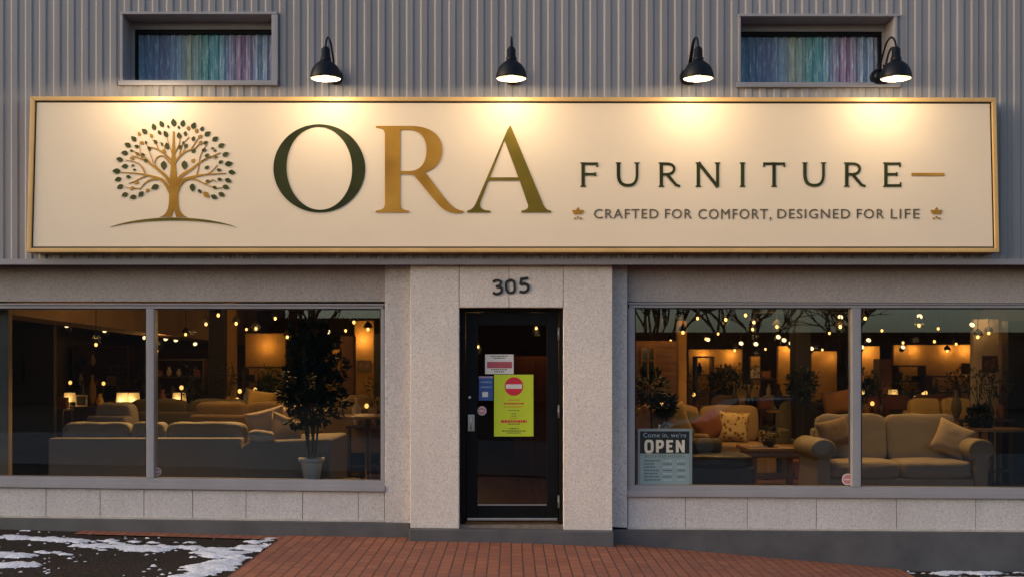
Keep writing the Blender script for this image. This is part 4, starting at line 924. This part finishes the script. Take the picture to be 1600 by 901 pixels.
# consoles with ornaments, deeper in the room
glow_s = emit('small_lamp_glow', (1.0,.50,.12), 1.3)
CONS = {'pane left of the door': [(268,5.6),(338,6.6),(388,5.8),(428,7.0),(472,5.4),(590,4.6)], 'pane right of the door': [(1012,4.4),(1072,6.6),(1124,7.6),(1176,6.4),(1228,6.2),(1290,6.6),(1322,5.6)], 'far right pane': [(1366,5.2),(1412,7.0),(1446,6.0),(1490,6.6),(1530,3.9)], 'far left pane': [(58,6.2),(150,8.2)]}
dark_o = [M['dcol'], darkwood, M['dcol'], rust, terr, M['ochre'], M['pale'], olivef, leather]; rc = random.Random(17)
for pane, L in CONS.items():
    for i, (px, Y) in enumerate(L):
        w = rc.uniform(.7, 1.15); h = rc.uniform(.72, .95); x0 = X_(px, Y)
        t = thing('console_table', 'dark console table, %s in the %s' % (('leftmost' if i == 0 else 'rightmost' if i == len(L)-1 else ['','second','third','fourth','fifth','sixth'][i]+' from left')+' of %d' % len(L), pane), 'table', (x0, Y, FZ), R(rc.uniform(-12,12)), 'console tables in the showroom')
        MB().box(-w/2, w/2, -.2, .2, h-.035, h).build('tabletop', darkwood, t, bevel=.004); MB().box(-w/2+.05, w/2-.05, -.17, .17, .18, .2).build('shelf', darkwood, t)
        for a in (-1, 1):
            for b_ in (-1, 1): MB().box(a*(w/2-.04)-.02, a*(w/2-.04)+.02, b_*.16-.02, b_*.16+.02, 0, h-.036).build('leg', darkwood, t)
        x = -w/2+.1
        while x < w/2-.06:
            kd = rc.choice('vvlbpppsl'); mt = rc.choice(dark_o); loc = (x0+x, Y+rc.uniform(-.08,.08), FZ+h+.001); hh = rc.uniform(.16, .5); g_on = 'on the console tables in the '+pane
            if kd == 'v': tag(MB().lathe([(.03,0),(.07,hh*.3),(.06,hh*.6),(.02,hh*.85),(.035,hh)], n=14).build('vase', mt, None, loc, smooth=True), 'dim vase '+g_on, 'vase', 'vases '+g_on)
            elif kd == 'b': tag(MB().box(-.09,.09,-.08,.08,0,hh*.5).build('storage_box', mt, None, loc, (0,0,rc.uniform(-.4,.4)), bevel=.006), 'dim box '+g_on, 'box', 'boxes '+g_on)
            elif kd == 's':
                q = MB(); z_ = 0
                for n_ in range(rc.randint(3,6)): q.box(-.11,.11,-.08,.08,z_,z_+.028); z_ += .0285
                tag(q.build('book_stack', mt, None, loc, (0,0,rc.uniform(-.3,.3))), 'stacked books '+g_on, 'books', 'books '+g_on)
            elif kd == 'p':
                p_ = thing('vase_of_branches', 'dark branches in a vase '+g_on, 'plant', loc, 0, 'branches '+g_on)
                MB().lathe([(.03,0),(.06,.07),(.05,.14),(.025,.19),(.03,.2)], n=12).build('vase', mt, p_, smooth=True)
                q = MB()
                for n_ in range(7):
                    a = rc.uniform(0,6.28); r_ = rc.uniform(.05,.24); q.tube([(0,0,.17),(r_*.4*math.cos(a),r_*.3*math.sin(a),.32),(r_*math.cos(a),r_*.6*math.sin(a),rc.uniform(.4,.7))], .004, 4)
                leafy(q, (0,0,.48), .2, 90, .06, rc.randint(0,999)); q.build('branches', leafm, p_)
            else:
                p_ = thing('small_lamp', 'small amber lamp '+g_on, 'lamp', loc, 0, 'small lamps '+g_on)
                MB().lathe([(.05,0),(.05,.01),(.012,.02),(.012,hh*.6+.05),(.001,hh*.6+.05)], n=12).build('base', M['dcol'], p_, smooth=True)
                MB().sphere((0,0,hh*.6+.075), .030, 8, 1.15).build('globe', glow_s, p_, smooth=True)
            x += rc.uniform(.14, .28)
# dark shelving with objects on it
def shelf_unit(px0, px1, ptop, pbot, Y, rows, label, glab, seed):
    x0, x1, z1, z0 = X_(px0, Y), X_(px1, Y), Z_(ptop, Y), max(FZ, Z_(pbot, Y)); t = thing('bookshelf', label, 'shelf', ((x0+x1)/2, Y, FZ)); w = x1-x0; h = z1-FZ
    for a in (-1, 1): MB().box(a*w/2-.02, a*w/2+.02, -.17, .17, 0, h).build('side_panel', darkwood, t)
    rnd = random.Random(seed); b0 = z0-FZ
    for k in range(rows+1):
        zz = b0+(h-b0)*k/rows
        MB().box(-w/2+.021, w/2-.021, -.165, .165, zz-.03, zz).build('shelf_board', darkwood, t)
        if k == rows and rows > 2: continue
        gap = (h-b0)/rows; x = -w/2+.08
        while x < w/2-.1:
            kind = rnd.choice('vbbfv'); hh = gap*rnd.uniform(.35, .75); loc = (t.location.x+x, Y-.03, FZ+zz)
            mt = rnd.choice([M['ochre'], M['pale'], rust, M['dcol'], terr, olivef, M['dcol']])
            if kind == 'v': o = MB().lathe([(.025,0),(.05,hh*.3),(.045,hh*.6),(.02,hh*.85),(.03,hh)], n=12).build('vase', mt, None, loc, smooth=True); tag(o, 'small vase '+glab, 'vase', 'vases '+glab)
            elif kind == 'b':
                mb = MB(); o = None; mb.box(-.07,.07,-.09,.09,0,hh*.5); o = mb.build('storage_box', mt, None, loc, bevel=.004); tag(o, 'small box '+glab, 'box', 'boxes '+glab)
            else:
                o = MB().box(-.08,.08,-.01,.01,0,hh).build('picture', mt, None, loc, (R(-6),0,0), bevel=.003); tag(o, 'small upright picture '+glab, 'picture', 'pictures '+glab)
            x += rnd.uniform(.17, .34)
shelf_unit(384, 446, 572, 640, 8.6, 3, 'dark open bookshelf left of the tall plant', 'on the bookshelf left of the tall plant', 1)
shelf_unit(1086, 1112, 556, 640, 10.1, 3, 'dark open shelves in the left half of the lit niche', 'on the shelves in the lit niche', 2)
shelf_unit(1398, 1440, 570, 640, 10.0, 3, 'dark open shelves right of the red-brown column', 'on the shelves right of the red-brown column', 3)
shelf_unit(1450, 1522, 586, 660, 9.2, 3, 'widest dark shelving unit, left of the pale brown panel', 'on the widest shelving unit', 4)
shelf_unit(240, 322, 560, 640, 8.5, 3, 'dark bookshelf behind the shorter sideboard', 'on the bookshelf behind the shorter sideboard', 5)
shelf_unit(120, 205, 540, 632, 9.5, 3, 'dim dark bookshelf behind the long sideboard', 'on the dim bookshelf behind the long sideboard', 6)
shelf_unit(1172, 1214, 590, 650, 8.4, 2, 'low dark shelves left of the brightest panel', 'on the low shelves left of the brightest panel', 7)
def wall_picture(px0, px1, p0, p1, Y, label):
    x0, x1, z0, z1 = X_(px0, Y), X_(px1, Y), Z_(p1, Y), Z_(p0, Y); t = thing('wall_picture', label, 'picture', ((x0+x1)/2, Y, z0)); w = x1-x0; h = z1-z0; b_ = .025
    f = MB(); f.box(-w/2, w/2, -.02, 0, 0, b_); f.box(-w/2, w/2, -.02, 0, h-b_, h); f.box(-w/2, -w/2+b_, -.02, 0, b_, h-b_); f.box(w/2-b_, w/2, -.02, 0, b_, h-b_); f.build('frame', darkwood, t)
    m = NT('picture_print'); nz = m.noise(m.coord(), 7, 4, .7); m.col(m.ramp(nz, [(.4,(.03,.02,.015)),(.55,(.16,.07,.03)),(.65,(.30,.2,.09))])); 
    MB().box(-w/2+b_, w/2-b_, -.010, -.002, b_, h-b_).build('picture', m.m, t)
wall_picture(511, 526, 562, 580, 7.99, 'small dark picture on the ochre panel right of the tall plant')
wall_picture(558, 580, 562, 580, 7.49, 'dark picture on the bright panel by the red-brown column')
wall_picture(1534, 1557, 555, 581, 4.59, 'square dark picture on the pale brown panel')
wall_picture(1118, 1134, 574, 600, 10.49, 'pale picture in the middle of the lit niche')
wall_picture(1502, 1519, 567, 583, 9.9, 'red-brown picture over the widest shelving unit')

# ------------------------------------------------------------------ pendants and track spots
def ordinal(i, n): return ('leftmost' if i == 0 else 'rightmost' if i == n-1 else ['', 'second', 'third', 'fourth', 'fifth', 'sixth', 'seventh', 'eighth', 'ninth', 'tenth', 'eleventh', 'twelfth', 'thirteenth', 'fourteenth', 'fifteenth', 'sixteenth', 'seventeenth'][i] + ' from left') + ' of %d' % n
PD = {'far left pane': [(150,538,3.2),(46,512,9)], 'pane left of the door': [(245,548,6),(341,492,3.0),(369,505,4.0),(400,513,4.2),(449,526,4.5),(519,543,6.0),(553,503,3.5),(575,514,3.8),(290,522,6.0),(322,506,4.4),(385,514,7.5),(430,497,5.0),(540,516,6.4),(490,543,8.5),(590,545,7.4)],
      'door glass': [(747,541,6.0),(838,512,4.0)],
      'pane right of the door': [(1067,519,3.2),(1090,497,5),(1134,499,3.4),(1103,529,6),(1148,547,8),(1165,492,3.0),(1178,503,4.0),(1176,514,5.0),(1214,510,3.6),(1313,510,3.2),(1048,532,9),(1122,521,8),(1196,545,9.5),(1256,527,9),(1285,546,9.6),(1296,520,7)], 'far right pane': [(1352,497,3.0),(1436,508,3.4),(1516,513,5),(1528,526,3.6),(1411,535,7),(1460,533,6),(1494,537,7),(1378,516,6.5),(1466,513,6.2),(1480,548,9.6),(1545,520,4.4)]}
proto = None
for pane, L in PD.items():
    L = sorted(L)
    for i, (px, py, Y) in enumerate(L):
        p = PT(px, py, Y)
        if proto is None:
            t = proto = thing('pendant_lamp', '', 'lamp', p, 0, 'pendant bulbs under the showroom ceiling')
            MB().sphere((0,0,0), .019, 8, 1.25).build('bulb', bulb_warm, t, smooth=True); MB().lathe([(.001,.035),(.022,.035),(.024,.09),(.012,.11),(.001,.11)], n=12).build('socket', M['dcol'], t)
            MB().lathe([(.06,.02),(.04,.07),(.024,.085),(.024,.09),(.045,.075),(.064,.02)], n=20).build('shade', M['dcol'], t, smooth=True)
        else: t = copy_tree(proto); t.location = p
        MB().tube([(0,0,.11),(0,0,CZ-p.z-.001)], .005, 5).build('cord', M['dcol'], t)
        t['label'] = 'warm pendant bulb, %s in the %s' % (ordinal(i, len(L)), pane)
TS = {'far left pane': [(105,508,5.0),(152,509,6.0),(164,516,7),(190,516,7.5),(226,527,9)], 'pane left of the door': [(259,529,8.5),(275,531,9),(305,537,10),(500,535,7),(513,518,6)],
      'pane right of the door': [(1106,530,8),(1181,537,7),(1216,526,6.5),(1225,531,7),(1236,536,7.2),(1268,544,7.5),(1313,495,5),(1158,536,8)], 'far right pane': [(1347,542,7.5),(1357,531,7),(1437,494,4),(1519,507,4.2),(1411,542,9)]}
proto2 = None
for pane, L in TS.items():
    L = sorted(L)
    for i, (px, py, Y) in enumerate(L):
        p = PT(px, py, Y)
        if proto2 is None:
            t = proto2 = thing('track_spotlight', '', 'spotlight', p, 0, 'track spotlights under the showroom ceiling')
            q = MB(); q.lathe([(.001,.0),(.036,.0),(.036,.002)], n=16); o = q.build('lens', bulb_white, t, (0,-.001,0), (R(62),0,0))
            MB().lathe([(.042,-.012),(.042,.10),(.03,.12),(.001,.12)], n=16).build('head', M['dcol'], t, (0,0,0), (R(62+180),0,0), smooth=True)
            MB().tube([(0,.05,.02),(0,.06,.10)], .01, 6).build('bracket', M['dcol'], t)
        else: t = copy_tree(proto2); t.location = p
        MB().tube([(0,.06,.10),(0,.06,CZ-p.z-.001)], .008, 5).build('stem', M['dcol'], t)
        t['label'] = 'small white track spotlight, %s in the %s' % (ordinal(i, len(L)), pane)
# the light those lamps throw
for (px, py, Y, w) in ((747,541,5.9,8),(838,512,3.9,5),(150,520,3.2,3),(300,510,4.0,13),(400,505,3.4,16),(449,520,5.0,10),(1067,510,3.4,9),(1134,495,3.8,9),(1214,505,4.0,8),(1313,502,2.9,10),(1436,500,3.4,10),(1528,515,3.2,5),(1180,520,7.5,6),(1430,525,7.5,5),(250,530,7.0,5),(560,530,6.5,3)):
    p = PT(px, py, Y); point((p.x, Y, p.z-.06), w*1.0, .05)

for (px, w, ya) in ((150, 15, 2.0), (300, 16, 2.0), (430, 18, 2.0), (1040, 5, 2.6), (1180, 4, 2.8), (1290, 6, 1.7), (1400, 7, 1.9), (1500, 7, 1.7)):       # added fill spots without fixtures, unseen above the window head
    spot((X_(px, 1.0), ya, 2.75), (X_(px, 1.0), ya-.75, .9), w*7.5, 84, .06)
spot((X_(1200, 3.6), 3.5, 2.8), (X_(1200, 3.6), 3.6, .6), 40, 60, .05)  # added spot brightening the coffee table, without a fixture
spot((X_(1130, 5), 4.4, 2.8), (X_(1130, 5), 4.9, .8), 45, 70, .05)  # added fill spot over the tan sofa, no fixture above it
# ------------------------------------------------------------------ notices, stickers
def bars(mb, x0, x1, z, h, y, rnd, d=.0006):
    x = x0
    while x < x1-.004:
        w = min(rnd.uniform(.008, .03), x1-x); mb.box(x, x+w, y-d, y, z, z+h); x += w+.005
rn = random.Random(11)
yd = YD+.0295
def notice(name, label, l, r, t_, b_, mat, y, cat='notice'):
    t = thing(name, label, cat, (0,0,0)); MB().slab(l, r, t_, t_, b_, b_, y-.002, y).build('sheet', mat, t); return t
yg = plain('lime_paper', (.46,.56,.014), .6, var=.06); red = plain('sign_red', (.55,.012,.035), .5, var=.05); paper = plain('white_paper', (.62,.58,.55), .7, var=.05)
ora = plain('orange_print', (.52,.20,.012), .6); olv = plain('dark_print', (.10,.11,.03), .6); blue = plain('blue_sticker', (.022,.075,.25), .5, var=.1); pinks = plain('pink_sticker', (.50,.17,.20), .6, var=.2, scale=40)
t = notice('door_notice', 'lime green notice with a red no-entry disc taped to the door', 772, 833.5, 584.5, 681, yg, yd-.004)
yb_ = yd-.0062; c = PT(803, 603, yb_)
MB().prism([(c.x+.094*math.cos(a), c.z+.094*math.sin(a)) for a in [2*math.pi*k/32 for k in range(32)]], yb_-.001, yb_).build('red_disc', red, t)
MB().box(c.x-.082, c.x+.082, yb_-.0018, yb_-.001, c.z-.022, c.z+.022).build('white_bar', paper, t)
for (py, h, w, mt) in ((623,.012,.12,ora),(628.5,.016,.20,red),(634,.010,.20,ora),(640,.008,.12,olv),(645,.008,.05,olv),(648.5,.008,.05,olv),(652,.008,.08,ora),(655.5,.026,.26,red),(661,.010,.12,olv),(668,.010,.10,olv),(671.5,.012,.24,olv),(674.8,.010,.14,olv)):
    mb = MB(); z = Z_(py, yb_); bars(mb, c.x-w/2, c.x+w/2, z-h, h, yb_, rn); mb.build('print', mt, t)
t = notice('paper_notice', 'white notice with a red band above the lime green notice', 758, 802.5, 553, 583.6, paper, yd-.001)
MB().slab(761, 800, 564.5, 564.5, 574.5, 574.5, yd-.0038, yd-.0031).build('red_band', plain('dusty_red', (.38,.07,.09), .6), t)
for py, w in ((556.5, .17), (559.5, .12), (577.5, .16), (580.8, .10)):
    mb = MB(); bars(mb, X_(780, yd)-w/2, X_(780, yd)+w/2, Z_(py, yd), .011, yd-.0031, rn); mb.build('print', olv, t)
t = notice('sticker', 'blue rectangular sticker with a white square on the door glass', 748, 770.5, 590, 625, blue, yd-.001, 'sticker')
MB().slab(753.5, 762.5, 611.5, 611.5, 619.5, 619.5, yd-.0038, yd-.0031).build('white_square', paper, t)
MB().slab(748, 770.5, 587, 587, 590, 590, yd-.003, yd).build('header_strip', plain('mauve_strip', (.32,.22,.30), .6), t)
for py in (597, 605): 
    mb = MB(); bars(mb, X_(751, yd), X_(768, yd), Z_(py, yd), .012, yd-.0031, rn); mb.build('print', plain('pale_print', (.25,.30,.45), .6), t)
def round_sticker(px, py, r, y, label):
    t = thing('round_sticker', label, 'sticker', PT(px, py, y)); k = (D+y)/F
    MB().prism([(r*k*math.cos(2*math.pi*i/28), r*k*math.sin(2*math.pi*i/28)) for i in range(28)], -.002, 0).build('disc', paper, t)
    MB().prism([(r*k*.82*math.cos(2*math.pi*i/28), r*k*.82*math.sin(2*math.pi*i/28)) for i in range(28)], -.003, -.0021).build('pink_face', pinks, t)
    mb = MB(); bars(mb, -r*k*.6, r*k*.6, -.008, .014, -.0031, rn); mb.build('print', paper, t)
round_sticker(753, 641, 7, yd-.001, 'round pink sticker on the door glass under the blue sticker')
round_sticker(245.5, 736, 6.5, .074, 'round pink sticker low on the left window beside the mullion')
round_sticker(1324.5, 748, 9, .074, 'round pink sticker low on the right window beside the mullion')
# opening hours sign
yo = .072; t = thing('opening_hours_sign', 'open sign with hours panel in the lower corner of the right window', 'sign', (0,0,0))
fr = plain('sign_grey_frame', (.20,.235,.235), .5, var=.1); hdr = plain('sign_black', (.008,.009,.012), .4); pan = plain('sign_teal_panel', (.225,.30,.31), .5, var=.1, scale=12)
MB().slab(996.5, 1081.5, 669, 669, 756, 756, yo-.004, yo).build('backing', fr, t)
MB().slab(1000, 1077, 673, 673, 707.5, 707.5, yo-.006, yo-.0041).build('header', hdr, t); MB().slab(1000, 1077, 708.5, 708.5, 756, 756, yo-.006, yo-.0041).build('hours_panel', pan, t)
me = text_mesh("Come in, we're", X_(1005, yo), X_(1072, yo), Z_(683.5, yo), Z_(675, yo), yo-.0065, .001, 0.0, 1.05); link_mesh('lettering', me, plain('pale_blue_print', (.27,.34,.40), .5), t)
op = Strokes(); co = lambda p: (X_(p[0], yo), Z_(p[1], yo)); cmat = plain('cream_print', (.62,.56,.43), .5, var=.04); W5 = 4.4; yy = yo-.0061
op.stroke(smooth_line([(1014,688),(1009.5,690),(1009.5,703),(1014,705),(1018.5,703),(1018.5,690),(1014,688)], 4), W5, W5, yy, .001, co)
op.stroke([(1027,686.5),(1027,706)], W5, W5, yy, .001, co); op.stroke(smooth_line([(1027,688.5),(1034,689),(1035,693.5),(1033,697.5),(1027,698)], 4), W5, W5, yy, .001, co)
op.stroke([(1043,686.5),(1043,706)], W5, W5, yy, .001, co)
for q in (688.4, 696, 704): op.stroke([(1043,q),(1051.5 if q != 696 else 1050,q)], 3.8, 3.8, yy, .001, co)
op.stroke([(1058,686.5),(1058,706)], W5, W5, yy, .001, co); op.stroke([(1058,687.5),(1067.5,705)], W5, W5, yy, .001, co); op.stroke([(1067.5,686.5),(1067.5,706)], W5, W5, yy, .001, co)
op.build('lettering', cmat, t)
me = text_mesh('BUSINESS HOURS', X_(1008, yo), X_(1069, yo), Z_(714, yo), Z_(709.8, yo), yo-.0065, .001, 0.0, 1.1); link_mesh('lettering', me, olv, t)
dk = plain('teal_dark_print', (.085,.125,.13), .6); lt = plain('teal_light_print', (.34,.42,.43), .6)
for k, py in enumerate((720, 725, 730, 735, 740, 745, 750)):
    mb = MB(); bars(mb, X_(1006, yo), X_(1006+rn.uniform(16,26), yo), Z_(py, yo), .016, yo-.0061, rn); mb.build('print', dk, t)
    mb = MB(); bars(mb, X_(1036, yo), X_(1050, yo), Z_(py, yo), .014, yo-.0061, rn); bars(mb, X_(1058, yo), X_(1071, yo), Z_(py, yo), .014, yo-.0061, rn); mb.build('print', dk if k % 2 else lt, t)

# ------------------------------------------------------------------ what the glass mirrors: bare trees and a parked car over the road
def bare_tree(name, label, x, y, h, seed):
    rnd = random.Random(seed); t = thing(name, label, 'tree', (x, y, GZ(x)-.05), 0, 'bare trees across the road')
    tr_, cr_ = MB(), MB()
    def grow(p, d, L, r, lvl):
        pts = [p]; dd = d
        for k in range(3):
            dd = (dd + Vector((rnd.uniform(-.16,.16), rnd.uniform(-.16,.16), rnd.uniform(-.04,.12)))).normalized(); pts.append(pts[-1]+dd*L/3)
        (tr_ if lvl == 0 else cr_).tube(pts, [r, r*.88, r*.76, r*.62], 6 if lvl < 2 else 4, lvl == 0)
        if lvl >= 6: return
        for k in range(rnd.choice((3,3,4)) if lvl < 4 else 2):
            a = rnd.uniform(0, 6.28); sp = rnd.uniform(.35,.8); o = dd.orthogonal().normalized(); o.rotate(Matrix.Rotation(a, 3, dd))
            grow(pts[rnd.choice((2,3,3))], (dd+o*sp+Vector((0,0,.08))).normalized(), L*rnd.uniform(.62,.82), r*.72, lvl+1)
    grow(Vector((0,0,0)), Vector((0,0,1)), h*.24, h*.013, 0)
    tr_.build('trunk', M['bark'], t, smooth=True); cr_.build('crown', M['bark'], t); return t
for k, (x, y, h) in enumerate(((-10.6,-42,10),(-8.9,-40,9.5),(6.0,-43,10.5),(9.3,-39,10),(15.5,-44,11),(-15,-45,10))):
    bare_tree('bare_tree', 'leafless tree across the road, %s in line' % ['second','third','fourth','fifth','sixth','first'][k], x, y, h, 20+k)
t = thing('parked_car', 'dark parked car across the road, mirrored in the right window', 'car', (5.6,-15.2,GZ(5.6)+.012))
side = [(-2.1,.35),(-2.12,.62),(-2.0,.78),(-1.15,.90),(-.55,1.32),(.75,1.36),(1.45,1.0),(2.05,.92),(2.12,.6),(2.08,.35)]
mb = MB(); mb.prism(side, -.86, .86); mb.build('body', plain('navy_car_paint', (.012,.016,.03), .2, .3), t, bevel=.06, seg=3)
gl = [(-1.02,.92),(-.5,1.27),(.72,1.30),(1.28,1.0)]
for s_ in (-1, 1): MB().prism(gl, s_*.868-.004, s_*.868+.004).build('side_window', plain('car_glass', (.02,.025,.03), .05), t)
for wx_ in (-1.3, 1.3):
    for s_ in (-1, 1):
        wl_ = MB(); wl_.tube([(wx_, s_*.70, .33), (wx_, s_*.90, .33)], .33, 28); o = wl_.build('wheel', M['liner'], t); rm = MB(); rm.tube([(wx_, s_*.88, .33), (wx_, s_*.905, .33)], .2, 20); rm.build('rim', M['steel'], o)
for s_ in (-1, 1): MB().cbox((-2.1, s_*.6, .66), (.06,.36,.12)).build('headlight', M['enamel'], t, bevel=.02); 
for s_ in (-1, 1): MB().cbox((2.1, s_*.62, .78), (.06,.30,.10)).build('tail_light', red, t, bevel=.02)

def reflection_darkener(x0, x1, y, h, mat, label):  # unseen buildings added to darken the mirrored view and block low sky
    t = thing('added_low_building', label, 'building', ((x0+x1)/2, y, GZ(x0)-.1)); w = x1-x0
    MB().box(-w/2, w/2, -8, 0, 0, h).build('wall', mat, t); MB().box(-w/2-.2, w/2+.2, -8.2, .25, h, h+.25).build('roof', M['dcol'], t)
    n = int(w/3)
    for k in range(n):
        x = -w/2+w*(k+.5)/n; f = MB().box(x-.7, x+.7, .002, .06, 1.0, 2.3).build('window', M['dcol'], t)
        MB().box(x-.62, x+.62, .061, .07, 1.08, 2.22).build('pane', plain('far_glass', (.012,.014,.016), .5), f)
reflection_darkener(-34, -11.8, -42, 6.2, plain('dark_brick_far', (.06,.04,.035), .9), 'added dark low building across the road, darkening reflections in the left windows')
reflection_darkener(-11.7, 2.3, -47, 3.9, plain('brown_brick_far', (.05,.035,.03), .9), 'added lowest building across the road, darkening the reflection beside the tall plant')
reflection_darkener(2.5, 34, -48, 3.6, plain('grey_brick_far', (.07,.06,.06), .9), 'added long low building across the road, darkening reflections in the right windows')
